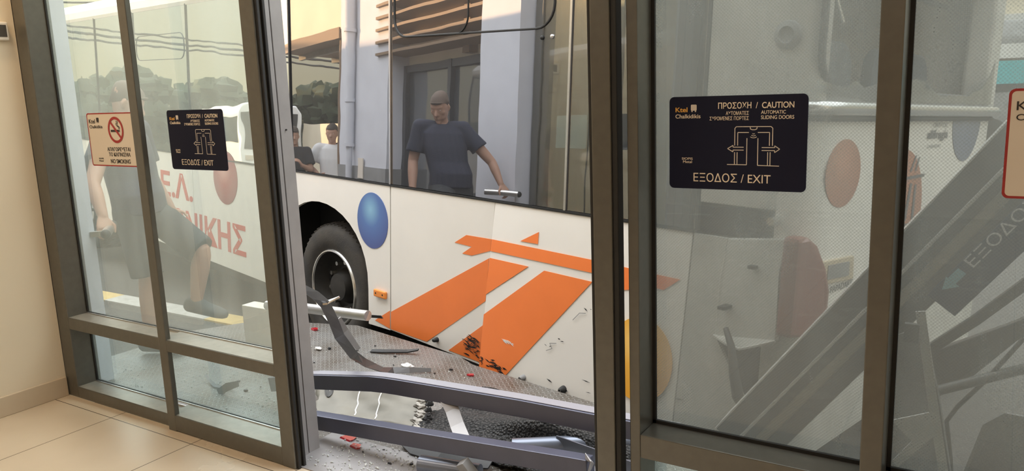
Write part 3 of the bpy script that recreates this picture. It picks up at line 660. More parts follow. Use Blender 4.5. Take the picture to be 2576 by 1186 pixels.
# stickers and plate on the rear
def rdisc(y, z, ry, rz, zmax=9, n=40, x=3.612):
    return [(x, y+ry*math.cos(2*math.pi*i/n), min(zmax, z+rz*math.sin(2*math.pi*i/n))) for i in range(n)]
def decal_ball(name, m, c, r, plane='side', yoff=-.003, zmax=9, rz=None):
    n = 48; rz = rz or r
    mb = MB(); pts = []
    for i in range(n):
        a = 2*math.pi*i/n; pts.append((math.cos(a), 0, min(math.sin(a), (zmax-c[1])/rz)))
    mb.prism(pts, (0, .003, 0)); o = mb.build(name, m, BUS)
    if plane == 'side': o.location = (c[0], yoff, c[1]); o.scale = (r, 1, rz)
    else: o.location = (3.613, c[0], c[1]); o.rotation_euler = (0, 0, math.pi/2); o.scale = (r, 1, rz)
    return o
decal_ball('printed_ball', 'ball_blue', (.585, .588), .176, rz=.192)
decal_ball('printed_ball', 'ball_red', (-1.585, .695), .225, rz=.232)
yb = decal_ball('printed_ball', 'ball_yellow', (2.865, .20), .185, yoff=-.073, rz=.205); yb.rotation_euler = (math.atan(-.1)*-1*-1, 0, 0)
decal_ball('printed_ball', 'ball_orange', (.288, 1.140), .180, 'rear', rz=.146)
decal_ball('printed_ball', 'ball_orange', (1.0, .90), .335, 'rear', rz=.325)
decal_ball('printed_ball', 'ball_slate', (1.975, 1.37), .262, 'rear', zmax=1.372, rz=.24)
def rtext(s, y0, y1, z0, z1, m, b=0.):
    o = text('rear_lettering', s, m, BUS, 0, 0, z1-z0, y1-y0, 0, bold=b); o.location = (3.615, y0, z0); o.rotation_euler = (0, 0, math.pi/2); return o
rtext('alifragis', 1.31, 1.635, 1.255, 1.315, 'decal_dark', .02); rtext('ΟΜΙΛΟΣ', 1.38, 1.62, 1.328, 1.352, 'bus_grey'); rtext('CHALKIDIKI', 1.32, 1.53, 1.222, 1.238, 'bus_grey')
rtext('Τ.Ε.Λ.', 1.06, 1.52, .765, .845, 'decal_dark', .03); rtext('PAPADAKIS', .255, .50, .618, .648, 'decal_dark', .01)
em = MB(); 
for pts in ([(.98, 1.085), (1.32, 1.09), (1.32, 1.075), (.98, 1.07)], [(1.10, 1.11), (1.16, 1.19), (1.175, 1.19), (1.12, 1.11)], [(1.17, 1.11), (1.21, 1.18), (1.225, 1.18), (1.19, 1.11)], [(1.08, .86), (1.12, 1.05), (1.15, 1.05), (1.11, .86)], [(1.19, .86), (1.19, 1.04), (1.215, 1.04), (1.22, .86)]):
    em.prism([(3.616, y, z) for y, z in pts], (.001, 0, 0))
em.build('emblem_strokes', 'decal_dark', BUS)
np_ = MB(); np_.prism([(3.60, .115, .672), (3.60, .487, .650), (3.60, .470, .760), (3.60, .115, .775)], (.022, 0, 0)); npl = np_.build('plate_holder', 'plate_tan', BUS, bevel=.004)
MB().prism([(3.62, .19, .690), (3.62, .42, .676), (3.62, .415, .742), (3.62, .19, .752)], (.006, 0, 0)).build('plate_inset', 'bus_grey', npl)
# broken quarter panel, tail lamp and bumper corner
side('window_underside', [(3.06, .84), (3.53, .84), (3.53, .985), (3.06, .985)], 'dark_frame', y=.05, t=.02)
MB().tube([(3.47, .10, .95), (3.47, -.06, .946)], .018, 14).build('pipe_stub', 'silver', BUS)
DT = lambda z: -.10*(ZW-z)-.004
qp = side('quarter_panel', [(3.082, .839), (3.251, .839), (3.236, .66), (3.247, .402), (3.414, .168), (3.58, .14), (3.58, -.09), (3.088, -.11)], 'bus_white_dull', tilt=DT, t=.02)
cf = MB()
ED = [(3.251, .839, -.004), (3.527, .877, -.02), (3.529, .728, -.06), (3.544, .452, -.075), (3.403, .39, -.10), (3.247, .402, -.055), (3.236, .66, -.03)]
cf.prism([(x, y, z) for x, z, y in ED], (0, .03, 0)); cfo = cf.build('corner_flap', 'bus_white_dull', BUS, bevel=.006)
MB().ribbon([(3.25, -.058, .408), (3.33, -.092, .394), (3.40, -.106, .390), (3.47, -.094, .420), (3.54, -.074, .452)], .022, .008, (0, 0, 1)).build('torn_lip', 'bus_white_dull', cfo)
cr = MB()
for x, z in ((3.30, .55), (3.40, .74)): cr.box(x-.016, x+.016, -.112 if z < .6 else -.062, -.03, z-.007, z+.007)
cr.build('bolt_slot', 'gasket', cfo)
tl = MB(); L_ = [(-.10, .90), (-.02, .90), (.04, .86), (.09, .76), (.115, .66), (.115, .49), (.0, .475), (-.10, .48)]
tl.prism([(3.545+max(0, y)*.5, y, z) for y, z in L_], (.075, 0, 0)); tl.build('tail_lamp', 'lamp_red', BUS, bevel=.02)
MB().tube([(3.32, -.09, .46), (3.38, -.14, .40), (3.41, -.16, .30), (3.43, -.15, .20), (3.50, -.10, .06)], [.012, .016, .022, .026, .02], 12).build('torn_hose', 'plastic_black', BUS)
MB().lathe([(0, -.008), (.030, -.012), (.034, -.02), (.055, -.012), (.060, 0)], (3.453, 0, 1.702), 1, 28).build('round_lamp', 'bus_grey', BUS)
# decals on the near side
OB = [[(1.432, .559), (1.537, .619), (1.752, .624), (1.744, .554), (1.587, .502), (1.502, .502), (1.586, .555)], [(1.735, .509), (1.712, .249), (1.172, -.127), (.791, -.129), (.791, -.009)], [(1.70, .103), (1.386, -.132), (1.688, -.137)]]
for p in OB: side('orange_emblem', p, 'decal_orange', y=-.0025, t=.002)
side('orange_emblem', [(.779, -.003), (.779, -.129), (.609, -.106)], 'decal_orange', y=-.0025, t=.002)
OC = [[(1.778, .63), (2.534, .627), (2.677, .624), (2.904, .619), (3.036, .618), (2.953, .554), (2.913, .555), (2.693, .504), (2.615, .503), (2.624, .55), (2.602, .56), (2.543, .562), (1.776, .562)], [(2.002, .651), (2.132, .718), (2.134, .653)], [(1.775, .522), (2.081, .522), (1.769, .308)], [(2.198, .519), (2.529, .517), (1.971, -.129), (1.769, -.136), (1.769, .192)]]
for p in OC: side('orange_emblem', p, 'decal_orange', y=-.0035, t=.002, tilt=TC)
text('red_lettering', 'Κ.Τ.Ε.Λ.', 'decal_red', BUS, -2.262, .408, .25, 1.50, -.001, 'RIGHT', .0015, .024)
text('red_lettering', 'ΘΕΣΣΑΛΟΝΙΚΗΣ', 'decal_red', BUS, -1.247, .040, .275, 3.12, -.001, 'RIGHT', .0015, .024)
sm = MB(); MB().box(.616, .750, -.022, 0, .070, .122).build('side_marker_lamp', 'lamp_amber', BUS, bevel=.008)
for x in (.645, .722): sm.tube([(x, -.024, .097), (x, -.018, .097)], .006, 10)
sm.build('lamp_screw', 'gasket', BUS)
def bolt(x, z, y, r, m='gasket', mm='rim_dark'):
    o = MB().lathe([(0, -.035), (r*.5, -.035), (r*.8, -.03), (r, -.015), (r*1.1, 0)], (x, y, z), 1, 12).build('bumper_bolt', m, BUS)
    MB().lathe([(r*.35, -.037), (r*.6, -.037)], (x, y, z), 1, 12).build('bolt_head', mm, o)
bolt(1.275, -.089, 0, .015); bolt(2.413, -.074, -.089, .019, 'gasket', 'silver'); bolt(2.125, -.086, -.092, .015, 'bus_grey')
def scuffs(name, spots, seed, tilt=None, m='gasket'):
    rn = random.Random(seed); mb = MB()
    for cx, cz, w, h, n in spots:
        for k in range(n):
            x, z = cx+rn.gauss(0, w), cz+rn.gauss(0, h); l = rn.uniform(.006, .03)*(1 if w > .02 else .5); t = rn.uniform(.0012, .0045); a = rn.uniform(-.5, .25)
            y = -.0055+(tilt(z) if tilt else 0); dx, dz = l*math.cos(a), l*math.sin(a)
            mb.prism([(x-dx, y, z-dz), (x, y, z-t), (x+dx, y, z+dz), (x+l*.1, y, z+t)], (0, .0008, 0))
    return mb.build(name, m, BUS)
scuffs('scuff_marks', [(1.585, -.05, .035, .03, 60), (1.70, -.10, .02, .01, 3), (1.62, -.02, .03, .01, 14)], 3)
scuffs('scuff_marks', [(1.90, -.088, .035, .018, 36), (1.785, -.07, .006, .016, 10), (2.52, .36, .02, .01, 2), (2.36, .17, .02, .01, 2), (2.5, .05, .25, .07, 12), (2.42, -.07, .02, .006, 4)], 4, TC)
scuffs('paint_chips', [(1.99, .08, .035, .003, 12)], 6, TC, 'bus_white')
cp = MB()
for a, b in (((2.43, .30), (2.47, .345)), ((2.47, .345), (2.51, .352)), ((2.27, .10), (2.31, .12)), ((2.31, .12), (2.29, .145)), ((2.29, .145), (2.335, .155))):
    cp.beam((a[0], -.006+TC(a[1]), a[1]), (b[0], -.006+TC(b[1]), b[1]), .003, .001, (0, 1, 0))
cp.build('paint_crack', 'bus_grey', BUS)
# wheels
def wheel(x, dual=True):
    R = .487
    w = MB().lathe([(.29, .05), (.305, .035), (.36, .022), (.43, .024), (.462, .045), (.478, .07), (R, .09), (R, .30), (.46, .33), (.36, .34), (.29, .32)], (0, 0, 0), 1, 72)
    for k in range(60):
        a = 2*math.pi*k/60; ca, sa = math.cos(a), math.sin(a)
        for y0_, y1_, r_, off in ((.062, .10, R-.004, 0), (.125, .165, R+.004, .5), (.19, .23, R+.004, 0), (.255, .295, R+.004, .5)):
            b = a+off*math.pi/60; c_, s_ = math.cos(b), math.sin(b); t = V((-s_, 0, c_)); p = V((c_, 0, s_))
            w.beam(p*(r_-.012)+V((0, y0_, 0))-t*.006, p*(r_-.012)+V((0, y1_, 0))+t*.012, .028, .028, p)
    o = w.build('wheel', 'rubber', BUS, loc=(x, .02, 0))
    MB().lathe([(.296, .045), (.287, .03), (.278, .028), (.272, .04)], (0, 0, 0), 1, 64).build('rim_edge', 'rim_edge', o)
    MB().lathe([(.275, .04), (.255, .10), (.235, .16), (.215, .175), (.14, .165), (.115, .12), (.10, .075), (.06, .07), (0, .07)], (0, 0, 0), 1, 48).build('rim', 'rim_dark', o)
    for k in range(10):
        a = 2*math.pi*k/10+.2; MB().tube([(.185*math.cos(a), .17, .185*math.sin(a)), (.185*math.cos(a), .125, .185*math.sin(a))], .017, 6).build('lug_nut', 'silver' if x < -4 else 'rim_edge', o)
    for k in range(5):
        a = 2*math.pi*k/5+.5; MB().tube([(.232*math.cos(a), .16, .232*math.sin(a)), (.232*math.cos(a), .15, .232*math.sin(a))], .03, 14).build('rim_hole', 'gasket', o)
wheel(0); wheel(-5.30)
rg = MB().lathe([(.19, .005), (.245, .005), (.245, .03), (.19, .03)], (-5.30, 0, .02), 1, 40)
rg.build('hub_ring', 'silver', BUS)
for k in range(10):
    a = 2*math.pi*k/10; MB().tube([(-5.30+.22*math.cos(a), .0, .02+.22*math.sin(a)), (-5.30+.22*math.cos(a), .01, .02+.22*math.sin(a))], .02, 12).build('hub_hole', 'gasket', BUS)

# ================================================================ wreckage in the doorway
def one(name, label, cat, mb, m, group=None, bevel=0, kind=None):
    o = mb.build(name, m, bevel=bevel); return tag(o, label, cat, group, kind)
t = thing('bent_frame_rail', 'long dark grey box rail across the gap, kinked at its left third', 'rail')
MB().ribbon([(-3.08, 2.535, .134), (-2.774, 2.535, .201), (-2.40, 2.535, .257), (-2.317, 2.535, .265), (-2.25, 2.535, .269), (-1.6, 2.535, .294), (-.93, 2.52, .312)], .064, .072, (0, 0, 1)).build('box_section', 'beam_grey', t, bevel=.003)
MB().ribbon([(-3.07, 2.54, .174), (-2.774, 2.54, .2388), (-2.40, 2.54, .2948), (-2.317, 2.54, .3026), (-2.25, 2.54, .3068), (-1.6, 2.54, .3318), (-.94, 2.525, .3498)], .052, .002, (0, 0, 1)).build('lit_top_face', 'beam_top_lit', t)  # thin lighter sheet paints light onto the rail's top face
t = thing('fallen_frame_rail', 'dark grey box rail lying across the threshold, lower of two', 'rail')
MB().ribbon([(-2.64, 2.375, .088), (-2.0, 2.375, .134), (-1.30, 2.375, .188), (-1.215, 2.37, .196)], .054, .070, (0, 0, 1)).build('box_section', 'beam_grey', t, bevel=.003)
cm = MB(); cm.ribbon([(-1.245, 2.345, .155), (-1.20, 2.33, .20), (-1.19, 2.335, .235), (-1.23, 2.36, .236)], .03, .003, (1, 0, 0)); cm.build('torn_end', 'jamb_grey', t)
one('flat_brace', 'short bright flat bar slanting between the two fallen rails', 'bar', MB().ribbon([(-1.985, 2.53, .262), (-1.93, 2.50, .225), (-1.87, 2.45, .19), (-1.79, 2.385, .16)], .058, .010, (0, -.5, .9)), 'jamb_grey')
# bent strap hanging down from the jamb
t = thing('bent_strap', 'grey metal strap torn off the jamb and curling down onto the tread plate', 'strap')
MB().ribbon([(-2.565, 2.315, .735), (-2.552, 2.37, .69), (-2.548, 2.42, .635), (-2.555, 2.47, .54), (-2.57, 2.51, .46), (-2.60, 2.62, .33), (-2.66, 2.76, .235), (-2.73, 2.92, .145), (-2.80, 3.05, .075), (-2.84, 3.16, .032), (-2.79, 3.24, .016), (-2.69, 3.31, .010)], [.03, .04, .046, .046, .046, .044, .042, .04, .038, .036, .03, .02], .007, (.5, -.7, .5)).build('strap_band', 'strap_grey', t)
MB().ribbon([(-2.53, 2.40, .645), (-2.555, 2.43, .640), (-2.50, 2.46, .665)], [.02, .03, .012], .008, (0, 0, 1)).build('torn_tab', 'silver', t)
MB().ribbon([(-2.60, 2.66, .345), (-2.62, 2.60, .45), (-2.60, 2.54, .53)], [.02, .034, .03], .005, (.7, -.5, .3)).build('strap_fold', 'jamb_grey', t)
t = thing('grab_bar', 'brushed metal tube with a flat round end in front of the rear wheel', 'bar')
MB().tube([(-3.62, 2.985, .362), (-3.30, 2.970, .388), (-2.785, 2.933, .417)], .0275, 24).build('tube', 'brushed_alu', t)
MB().lathe([(0, .0), (.026, .0), (.0275, -.004)], (-2.785, 2.933, .417), 0, 24).build('end_cap', 'jamb_grey', t)
MB().tube([(-3.33, 2.975, -.01), (-3.33, 2.972, .385)], .02, 14).build('post', 'brushed_alu', t)
one('black_shim', 'small black pointed strip beside the end of the metal tube', 'strip', MB().prism([(-2.80, 2.96, .398), (-2.735, 2.99, .392), (-2.745, 2.985, .408), (-2.80, 2.96, .412)], (0, .006, 0)), 'plastic_black')
# torn bumper skin under the upper rail
t = thing('torn_bumper_skin', 'torn beige grey curved bumper piece lying under the upper fallen rail', 'bumper piece')
def skin(u, v):
    a = V((-2.83, 2.545, .012)).lerp(V((-2.23, 2.665, .012)), u); b = V((-3.02, 2.80, .03)).lerp(V((-2.36, 2.86, .03)), u)
    p = a.lerp(b, v); p.z += .085*v**1.7+.012*math.sin(9*u+3*v)*(v)
    return p+V((noise.noise(V((u*7, v*5, 1)))*.006, noise.noise(V((u*7, v*5, 5)))*.006, noise.noise(V((u*5, v*5, 9)))*.012))
n1, n2 = 36, 14; mb = MB(); vs = []
for i in range(n1+1):
    for k in range(n2+1):
        u, v = i/n1, k/n2
        if i in (0, n1): u += random.uniform(-.03, .03)
        vs.append(skin(u, v))
fs = [(i*(n2+1)+k, (i+1)*(n2+1)+k, (i+1)*(n2+1)+k+1, i*(n2+1)+k+1) for i in range(n1) for k in range(n2)]
mb.add(vs, fs, True); o = mb.build('bumper_shell', 'torn_beige', t); sl = o.modifiers.new('thick', 'SOLIDIFY'); sl.thickness = .006
fo = MB()
for i in range(9):
    u = .93+random.uniform(-.02, .05); v = i/8; fo.ball(skin(u, v)+V((.01, -.004, .006)), random.uniform(.010, .022), (1.3, .8, .45), 10, 7, 1.1)
fo.build('foam_core', 'torn_foam', t)
fo = MB()
for i in range(7):
    v = .25+i/9; fo.ball(skin(1.0, v)+V((.02, 0, .004)), random.uniform(.010, .018), (1, 1.2, .8), 8, 6, 1.2)
fo.build('torn_edge', 'bus_underside', t)
hole = MB(); c0 = skin(.12, .62); hole.prism([skin(.12+.045*math.cos(a*.449), .62+.16*math.sin(a*.449))+V((0, -.010, .006)) for a in range(14)], (0, -.001, .001)); hole.build('screw_pocket', 'rim_dark', t)
ck = MB()
for u0, du in ((.40, -.01), (.62, -.05)):
    for k in range(10):
        v = .1+.09*k; ck.beam(skin(u0+du*(1-v)+.008*math.sin(k*2), v)+V((0, -.006, .006)), skin(u0+du*(.91-v)+.008*math.sin(k*2+2), v+.09)+V((0, -.006, .006)), .006, .003)
ck.build('crack_line', 'foam_white', t)
# coil mat rucked up
mb = MB(); n1, n2 = 60, 50; vs = []
for i in range(n1+1):
    for k in range(n2+1):
        u, v = i/n1, k/n2
        a = V((-2.30, 2.57, 0)).lerp(V((-1.06, 2.50, 0)), u); b = V((-2.28, 3.22, 0)).lerp(V((-1.20, 3.12, 0)), u); p = a.lerp(b, v)
        r_ = math.exp(-((v-.42-.12*u)/.13)**2)*math.exp(-((u-.62)/.30)**2)
        p.z = .014+.13*r_+.016*noise.noise(V((u*6, v*6, 2)))+.006*noise.noise(V((u*40, v*30, 4)))
        p.y -= .10*r_
        if i in (0, n1) or k in (0, n2): p += V((noise.noise(V((u*9, v*9, 3)))*.05, noise.noise(V((u*9, v*9, 7)))*.05, 0)); p.z = max(.004, p.z-.004)
        p.z = max(.006, p.z); vs.append(p)
mb.add(vs, [(i*(n2+1)+k, (i+1)*(n2+1)+k, (i+1)*(n2+1)+k+1, i*(n2+1)+k+1) for i in range(n1) for k in range(n2)], True)
o = one('coil_doormat', 'dark grey rucked up coil doormat beneath the fallen rails', 'doormat', mb, 'coil_mat'); sl = o.modifiers.new('thick', 'SOLIDIFY'); sl.thickness = .008
one('broken_pipe', 'blue grey pipe stub at the bottom edge left of the square stub', 'pipe', MB().tube([(-1.985, 2.335, .042), (-1.72, 2.385, .042)], .036, 20), 'steel_blue', bevel=.002)
one('square_stub', 'short square metal stub standing tilted at the bottom edge', 'metal stub', MB().beam((-1.70, 2.36, .00), (-1.765, 2.33, .105), .042, .042, (0, 1, .2)), 'bus_grey', bevel=.002)
one('fallen_pipe', 'thick blue grey pipe lying on the doormat right of centre', 'pipe', MB().tube([(-1.69, 2.585, .075), (-1.02, 3.02, .085)], .036, 20), 'steel_blue')
t = thing('channel_piece', 'dark angled channel piece lying across the thick pipe', 'channel')
MB().beam((-1.53, 2.68, .085), (-1.10, 2.60, .085), .006, .075).build('web', 'steel_blue', t); MB().beam((-1.55, 2.65, .048), (-1.10, 2.57, .048), .07, .005).build('flange', 'jamb_grey', t)
one('plastic_trim', 'curved black plastic trim under the lower fallen rail', 'trim piece', MB().ribbon([(-2.22, 2.50, .012), (-2.12, 2.47, .02), (-1.98, 2.47, .03), (-1.86, 2.49, .02), (-1.74, 2.50, .03)], [.02, .07, .10, .10, .07], .006, (0, -.3, 1)), 'plastic_black')
one('white_scrap', 'small white plastic scrap beside the black trim', 'scrap', MB().prism([(-2.10, 2.48, .03), (-1.99, 2.50, .03), (-1.98, 2.53, .035), (-2.06, 2.53, .03)], (0, 0, .005)), 'foam_white')
one('cardboard_box', 'pale cream box standing on the platform behind the left door leaf', 'box', MB().box(-4.00, -3.70, 3.10, 3.20, -.004, .29), 'device_white', bevel=.004)
# shards on the platform
def chip(x, y, s, m, name, label, cat, group, z=-.002, flat=.35):
    rn = random.Random(int(x*1000)+int(y*777)); n = 5; pts = []
    for i in range(n):
        a = 2*math.pi*i/n+rn.uniform(-.4, .4); r = s*rn.uniform(.5, 1.1); pts.append((x+r*math.cos(a), y+r*.6*math.sin(a), z))
    return one(name, label, cat, MB().prism(pts, (s*.1, s*.05, s*flat)), m, group)
chip(-3.908, 3.60, .035, 'red_lens', 'lens_shard', 'red lens shard lying in front of the rear wheel', 'shard', None)
chip(-2.485, 2.43, .06, 'red_lens', 'lens_shard', 'larger red lens shard on the threshold near the jamb', 'shard', None, .004, .12)
chip(-2.40, 2.385, .042, 'red_lens', 'lens_shard', 'smaller red lens shard nearer the hall on the threshold', 'shard', None, .004, .15)
chip(-2.46, 3.365, .024, 'red_lens', 'lens_shard', 'tiny red lens shard close to the bent bus panel', 'shard', None)
for i, (x, y, s) in enumerate([(-3.524, 3.347, .028), (-3.337, 3.40, .018), (-3.204, 3.246, .014), (-3.42, 3.12, .012), (-2.96, 3.30, .012), (-3.05, 3.42, .016), (-2.611, 3.385, .022), (-2.66, 3.30, .012), (-3.30, 3.52, .012), (-3.6, 3.5, .012), (-2.15, 2.331, .017), (-2.063, 2.37, .02), (-2.33, 2.36, .010), (-2.26, 2.42, .010), (-2.42, 2.33, .009), (-3.422, 2.62, .028), (-3.576, 2.70, .016), (-3.395, 2.70, .012), (-3.2, 2.9, .012), (-3.7, 3.1, .012)]):
    chip(x, y, s*.72, 'plastic_black', 'plastic_chip', 'small dark plastic chip scattered on the ground by the doorway', 'chip', 'plastic chips round the doorway', .004 if y < 2.45 else -.002, .45)
one('black_strip', 'long black rubber strip lying on the tread plate beside the strap', 'strip', MB().ribbon([(-3.24, 3.42, .006), (-3.16, 3.44, .010), (-3.02, 3.50, .012), (-2.95, 3.52, .026)], [.03, .034, .03, .02], .008, (0, -.2, 1)), 'plastic_black')
one('curved_shard', 'curved dark shard on the platform seen through the left door leaf', 'shard', MB().ribbon([(-3.75, 2.62, .035), (-3.69, 2.60, .014), (-3.62, 2.58, .006), (-3.55, 2.58, .008), (-3.49, 2.60, .014)], [.014, .018, .02, .018, .012], .005, (0, -.3, 1)), 'strap_grey')
one('grey_shard', 'grey bent metal shard leaning beside the curved dark shard', 'shard', MB().ribbon([(-3.53, 2.53, .0), (-3.48, 2.55, .035), (-3.42, 2.58, .055)], [.04, .045, .03], .005, (.4, -.8, .4)), 'strap_grey')
one('white_crumb', 'white foam crumb on the tread plate near the strap end', 'crumb', MB().ball((-2.86, 3.31, .008), .022, (1.6, 1, .5), 10, 7, .8), 'foam_white')
one('white_crumb', 'white foam crumb on the tread plate left of the strap', 'crumb', MB().ball((-3.58, 3.31, .006), .015, (1.5, 1, .5), 10, 7, .8), 'foam_white')
# crumbs of safety glass
rn = random.Random(11); mb = MB()
for i in range(2600):
    q = rn.random()
    if q < .30: x, y, z = rn.uniform(-2.5, -1.0), rn.uniform(2.15, 2.45), .004
    elif q < .62: x, y, z = rn.uniform(-4.4, -1.0), rn.uniform(2.35, 3.45), -.004
    else: x, y, z = rn.uniform(-.95, 1.2), rn.uniform(2.3, 3.1), -.002
    if y > 3.45-.2*max(0, x+2.8): continue
    s = rn.uniform(.0015, .0048); a = rn.uniform(0, 3.1); c_, s_ = math.cos(a)*s, math.sin(a)*s
    mb.prism([(x+c_, y+s_, z), (x-s_, y+c_, z), (x-c_, y-s_, z+s*.3), (x+s_, y-c_, z+s*.4)], (0, 0, s*1.3))
one('glass_crumbs', 'fine crumbs of safety glass strewn over the threshold, platform and forecourt', 'glass crumbs', mb, 'glass_chip', kind='stuff')

# ================================================================ fallen exit fascia outside the filmed window
FO, FE1, FE2 = V((-.883, 2.80, .256)), V((.602, 0, .798)), V((.798, 0, -.602))
def fp(u, w, y=0.): return FO+FE1*u+FE2*w+V((0, y, 0))
t = thing('exit_fascia', 'long grey fascia box fallen on the diagonal with a navy exit board', 'fascia')
def fbox(name, u0, u1, w0, w1, y0_, y1_, m, bevel=.003):
    return MB().prism([fp(u0, w0, y0_), fp(u1, w0, y0_), fp(u1, w1, y0_), fp(u0, w1, y0_)], (0, y1_-y0_, 0)).build(name, m, t, bevel=bevel)
fbox('upper_panel', -.02, 2.1, .004, .080, 0, .16, 'fascia_grey'); fbox('edge_ridge', -.02, 2.1, -.002, .004, -.008, .16, 'fascia_ridge', .001); fbox('edge_ridge', -.06, 2.1, .080, .091, -.02, .14, 'fascia_ridge', .002)
fbox('middle_channel', -.10, 2.1, .091, .125, .015, .14, 'fascia_grey'); fbox('tan_strip', -.12, 2.1, .125, .160, .0, .14, 'fascia_tan'); fbox('lower_panel', -.31, 2.1, .160, .219, -.004, .14, 'fascia_grey')
bd = fbox('exit_board', .885, 2.0, .186, .288, -.022, -.006, 'board_navy', .002)
def btext(s, u, w, h, m, W_):
    o = text('board_lettering', s, m, t, 0, 0, h, W_, 0, bold=0.); M3 = Matrix((FE1, V((0, 1, 0)), -FE2)).transposed().to_4x4(); M3.translation = fp(u, w, -.0235); o.matrix_local = M3; o.parent = bd; return o
btext('ΕΞΟΔΟΣ', 1.040, .224, .037, 'board_white', .27)
ar = MB(); ar.prism([fp(u, w, -.0235) for u, w in ((.928, .205), (.968, .234), (.968, .221), (1.012, .221), (1.012, .193), (.968, .193), (.968, .186))], (0, -.001, 0)); ar.build('arrow', 'board_cyan', bd)
tw = thing('angle_post', 'upright grey angle bar leaning below the exit board, top end cut', 'bar')
MB().ribbon([(-.196, 2.50, .87), (-.150, 2.50, .60), (-.110, 2.50, .385), (-.045, 2.49, -.002)], .026, .006, (0, 1, 0)).build('web', 'fascia_ridge', tw)
MB().ribbon([(-.190, 2.515, .83), (-.135, 2.515, .60), (-.095, 2.515, .385), (-.03, 2.505, -.002)], .006, .034, (0, 1, 0)).build('flange', 'fascia_grey', tw)
MB().box(-.235, -.195, 2.49, 2.51, .775, .83).build('bracket', 'fascia_grey', tw)
one('round_strut', 'grey round strut running right from the upright angle bar', 'strut', MB().tube([(-.15, 2.56, .610), (.05, 2.60, .695), (.9, 2.76, 1.04)], .015, 14), 'fascia_grey')
one('broad_slab', 'broad dark slab rising right behind the upright angle bar', 'slab', MB().prism([(-.20, 2.70, .50), (-.185, 2.70, .68), (.03, 2.72, .80), (.42, 2.76, 1.05), (.40, 2.76, .98), (.05, 2.72, .75), (-.09, 2.70, .585)], (0, .03, 0)), 'fascia_grey', bevel=.003)
one('flat_bar', 'dark flat bar just above the broad slab, under the exit board', 'bar', MB().ribbon([(-.19, 2.68, .69), (-.06, 2.69, .81), (.06, 2.70, .935), (.5, 2.74, 1.32)], .02, .030, (0, 0, 1)), 'fascia_grey')
one('cable_loop', 'thin dark cable looping from the round strut to the ground', 'cable', MB().tube([(.10, 2.62, .85), (.06, 2.60, .79), (-.02, 2.59, .66), (-.09, 2.59, .56), (-.115, 2.59, .51), (-.10, 2.60, .40), (-.06, 2.62, .0)], .0065, 8), 'cable')
one('pale_sheet', 'pale bent sheet leaning at the lower right corner behind the film', 'sheet', MB().prism([(-.02, 2.42, .585), (.03, 2.42, .63), (.32, 2.46, .60), (.42, 2.42, -.002), (-.08, 2.36, -.002), (-.07, 2.38, .40)], (0, .008, 0)), 'jamb_grey')
one('grey_sheet', 'grey sheet standing below the exit fascia, left of the angle bar', 'sheet', MB().prism([(-.30, 2.60, .74), (-.205, 2.60, .79), (-.14, 2.60, .45), (-.12, 2.58, .30), (-.25, 2.56, .22), (-.33, 2.58, .40)], (0, .008, 0)), 'bus_grey')
one('white_sheet', 'pale torn sheet low behind the film beside the angle bar', 'sheet', MB().prism([(-.26, 2.52, .51), (-.16, 2.52, .555), (-.13, 2.52, .50), (-.19, 2.52, .42), (-.235, 2.52, .36), (-.25, 2.52, .38), (-.20, 2.52, .455)], (0, .006, 0)), 'foam_white')

# ================================================================ people
def lerp(a, b, t): return a+(b-a)*t
def limb(mb, pts, rs, seg=14):
    P, R_ = [], []
    for i in range(len(pts)-1):
        for k in range(5):
            P.append(V(pts[i]).lerp(V(pts[i+1]), k/5)); R_.append(lerp(rs[i], rs[i+1], k/5))
    P.append(V(pts[-1])); R_.append(rs[-1])
    mb.tube(P, R_, seg); mb.ball(P[0], rs[0], seg=seg); mb.ball(P[-1], rs[-1], seg=seg); return mb
def loft(mb, rings, seg=22):
    """rings: (centre, side vector, front vector, half width, half depth)"""
    vs = []; n = len(rings)
    for c, s, f, a, b in rings:
        for k in range(seg):
            t = 2*math.pi*k/seg; ct, st = math.cos(t), math.sin(t)
            ct = math.copysign(abs(ct)**.85, ct); st = math.copysign(abs(st)**.85, st); vs.append(V(c)+V(s)*a*ct+V(f)*b*st)
    fs = [(i*seg+k, i*seg+(k+1) % seg, (i+1)*seg+(k+1) % seg, (i+1)*seg+k) for i in range(n-1) for k in range(seg)]
    fs += [tuple(range(seg))[::-1], tuple((n-1)*seg+k for k in range(seg))]
    return mb.add(vs, fs, True)
def hand(mb, wrist, tip, palm_n, curl=.5, thumb=1, s=1.):
    """palm, four fingers of unequal length that curl towards palm_n, and a thumb on the side"""
    w = V(wrist); d = (V(tip)-w).normalized(); n = V(palm_n); n = (n-d*n.dot(d)).normalized(); q = d.cross(n)*thumb
    loft(mb, [(w, q, n, .026*s, .019*s), (w+d*.03*s, q, n, .036*s, .017*s), (w+d*.075*s, q, n, .043*s, .015*s), (w+d*.092*s, q, n, .040*s, .012*s)], 14)
    for k, L in enumerate((.072, .082, .076, .060)):
        base = w+d*.088*s+q*(.030-.020*k)*s; p = [base]; a = .15
        for j, f in enumerate((.42, .33, .25)):
            a += curl*(.9 if j else .6); p.append(p[-1]+(d*math.cos(a)+n*math.sin(a))*L*f*s)
        limb(mb, p, [.0095*s, .009*s, .0083*s, .007*s], 8)
    b = w+d*.03*s+q*.032*s; limb(mb, [b, b+(d*.6+q*.8).normalized()*.035*s+n*.008, b+(d*.85+q*.5).normalized()*.066*s+n*.022*s], [.013*s, .011*s, .009*s], 8)
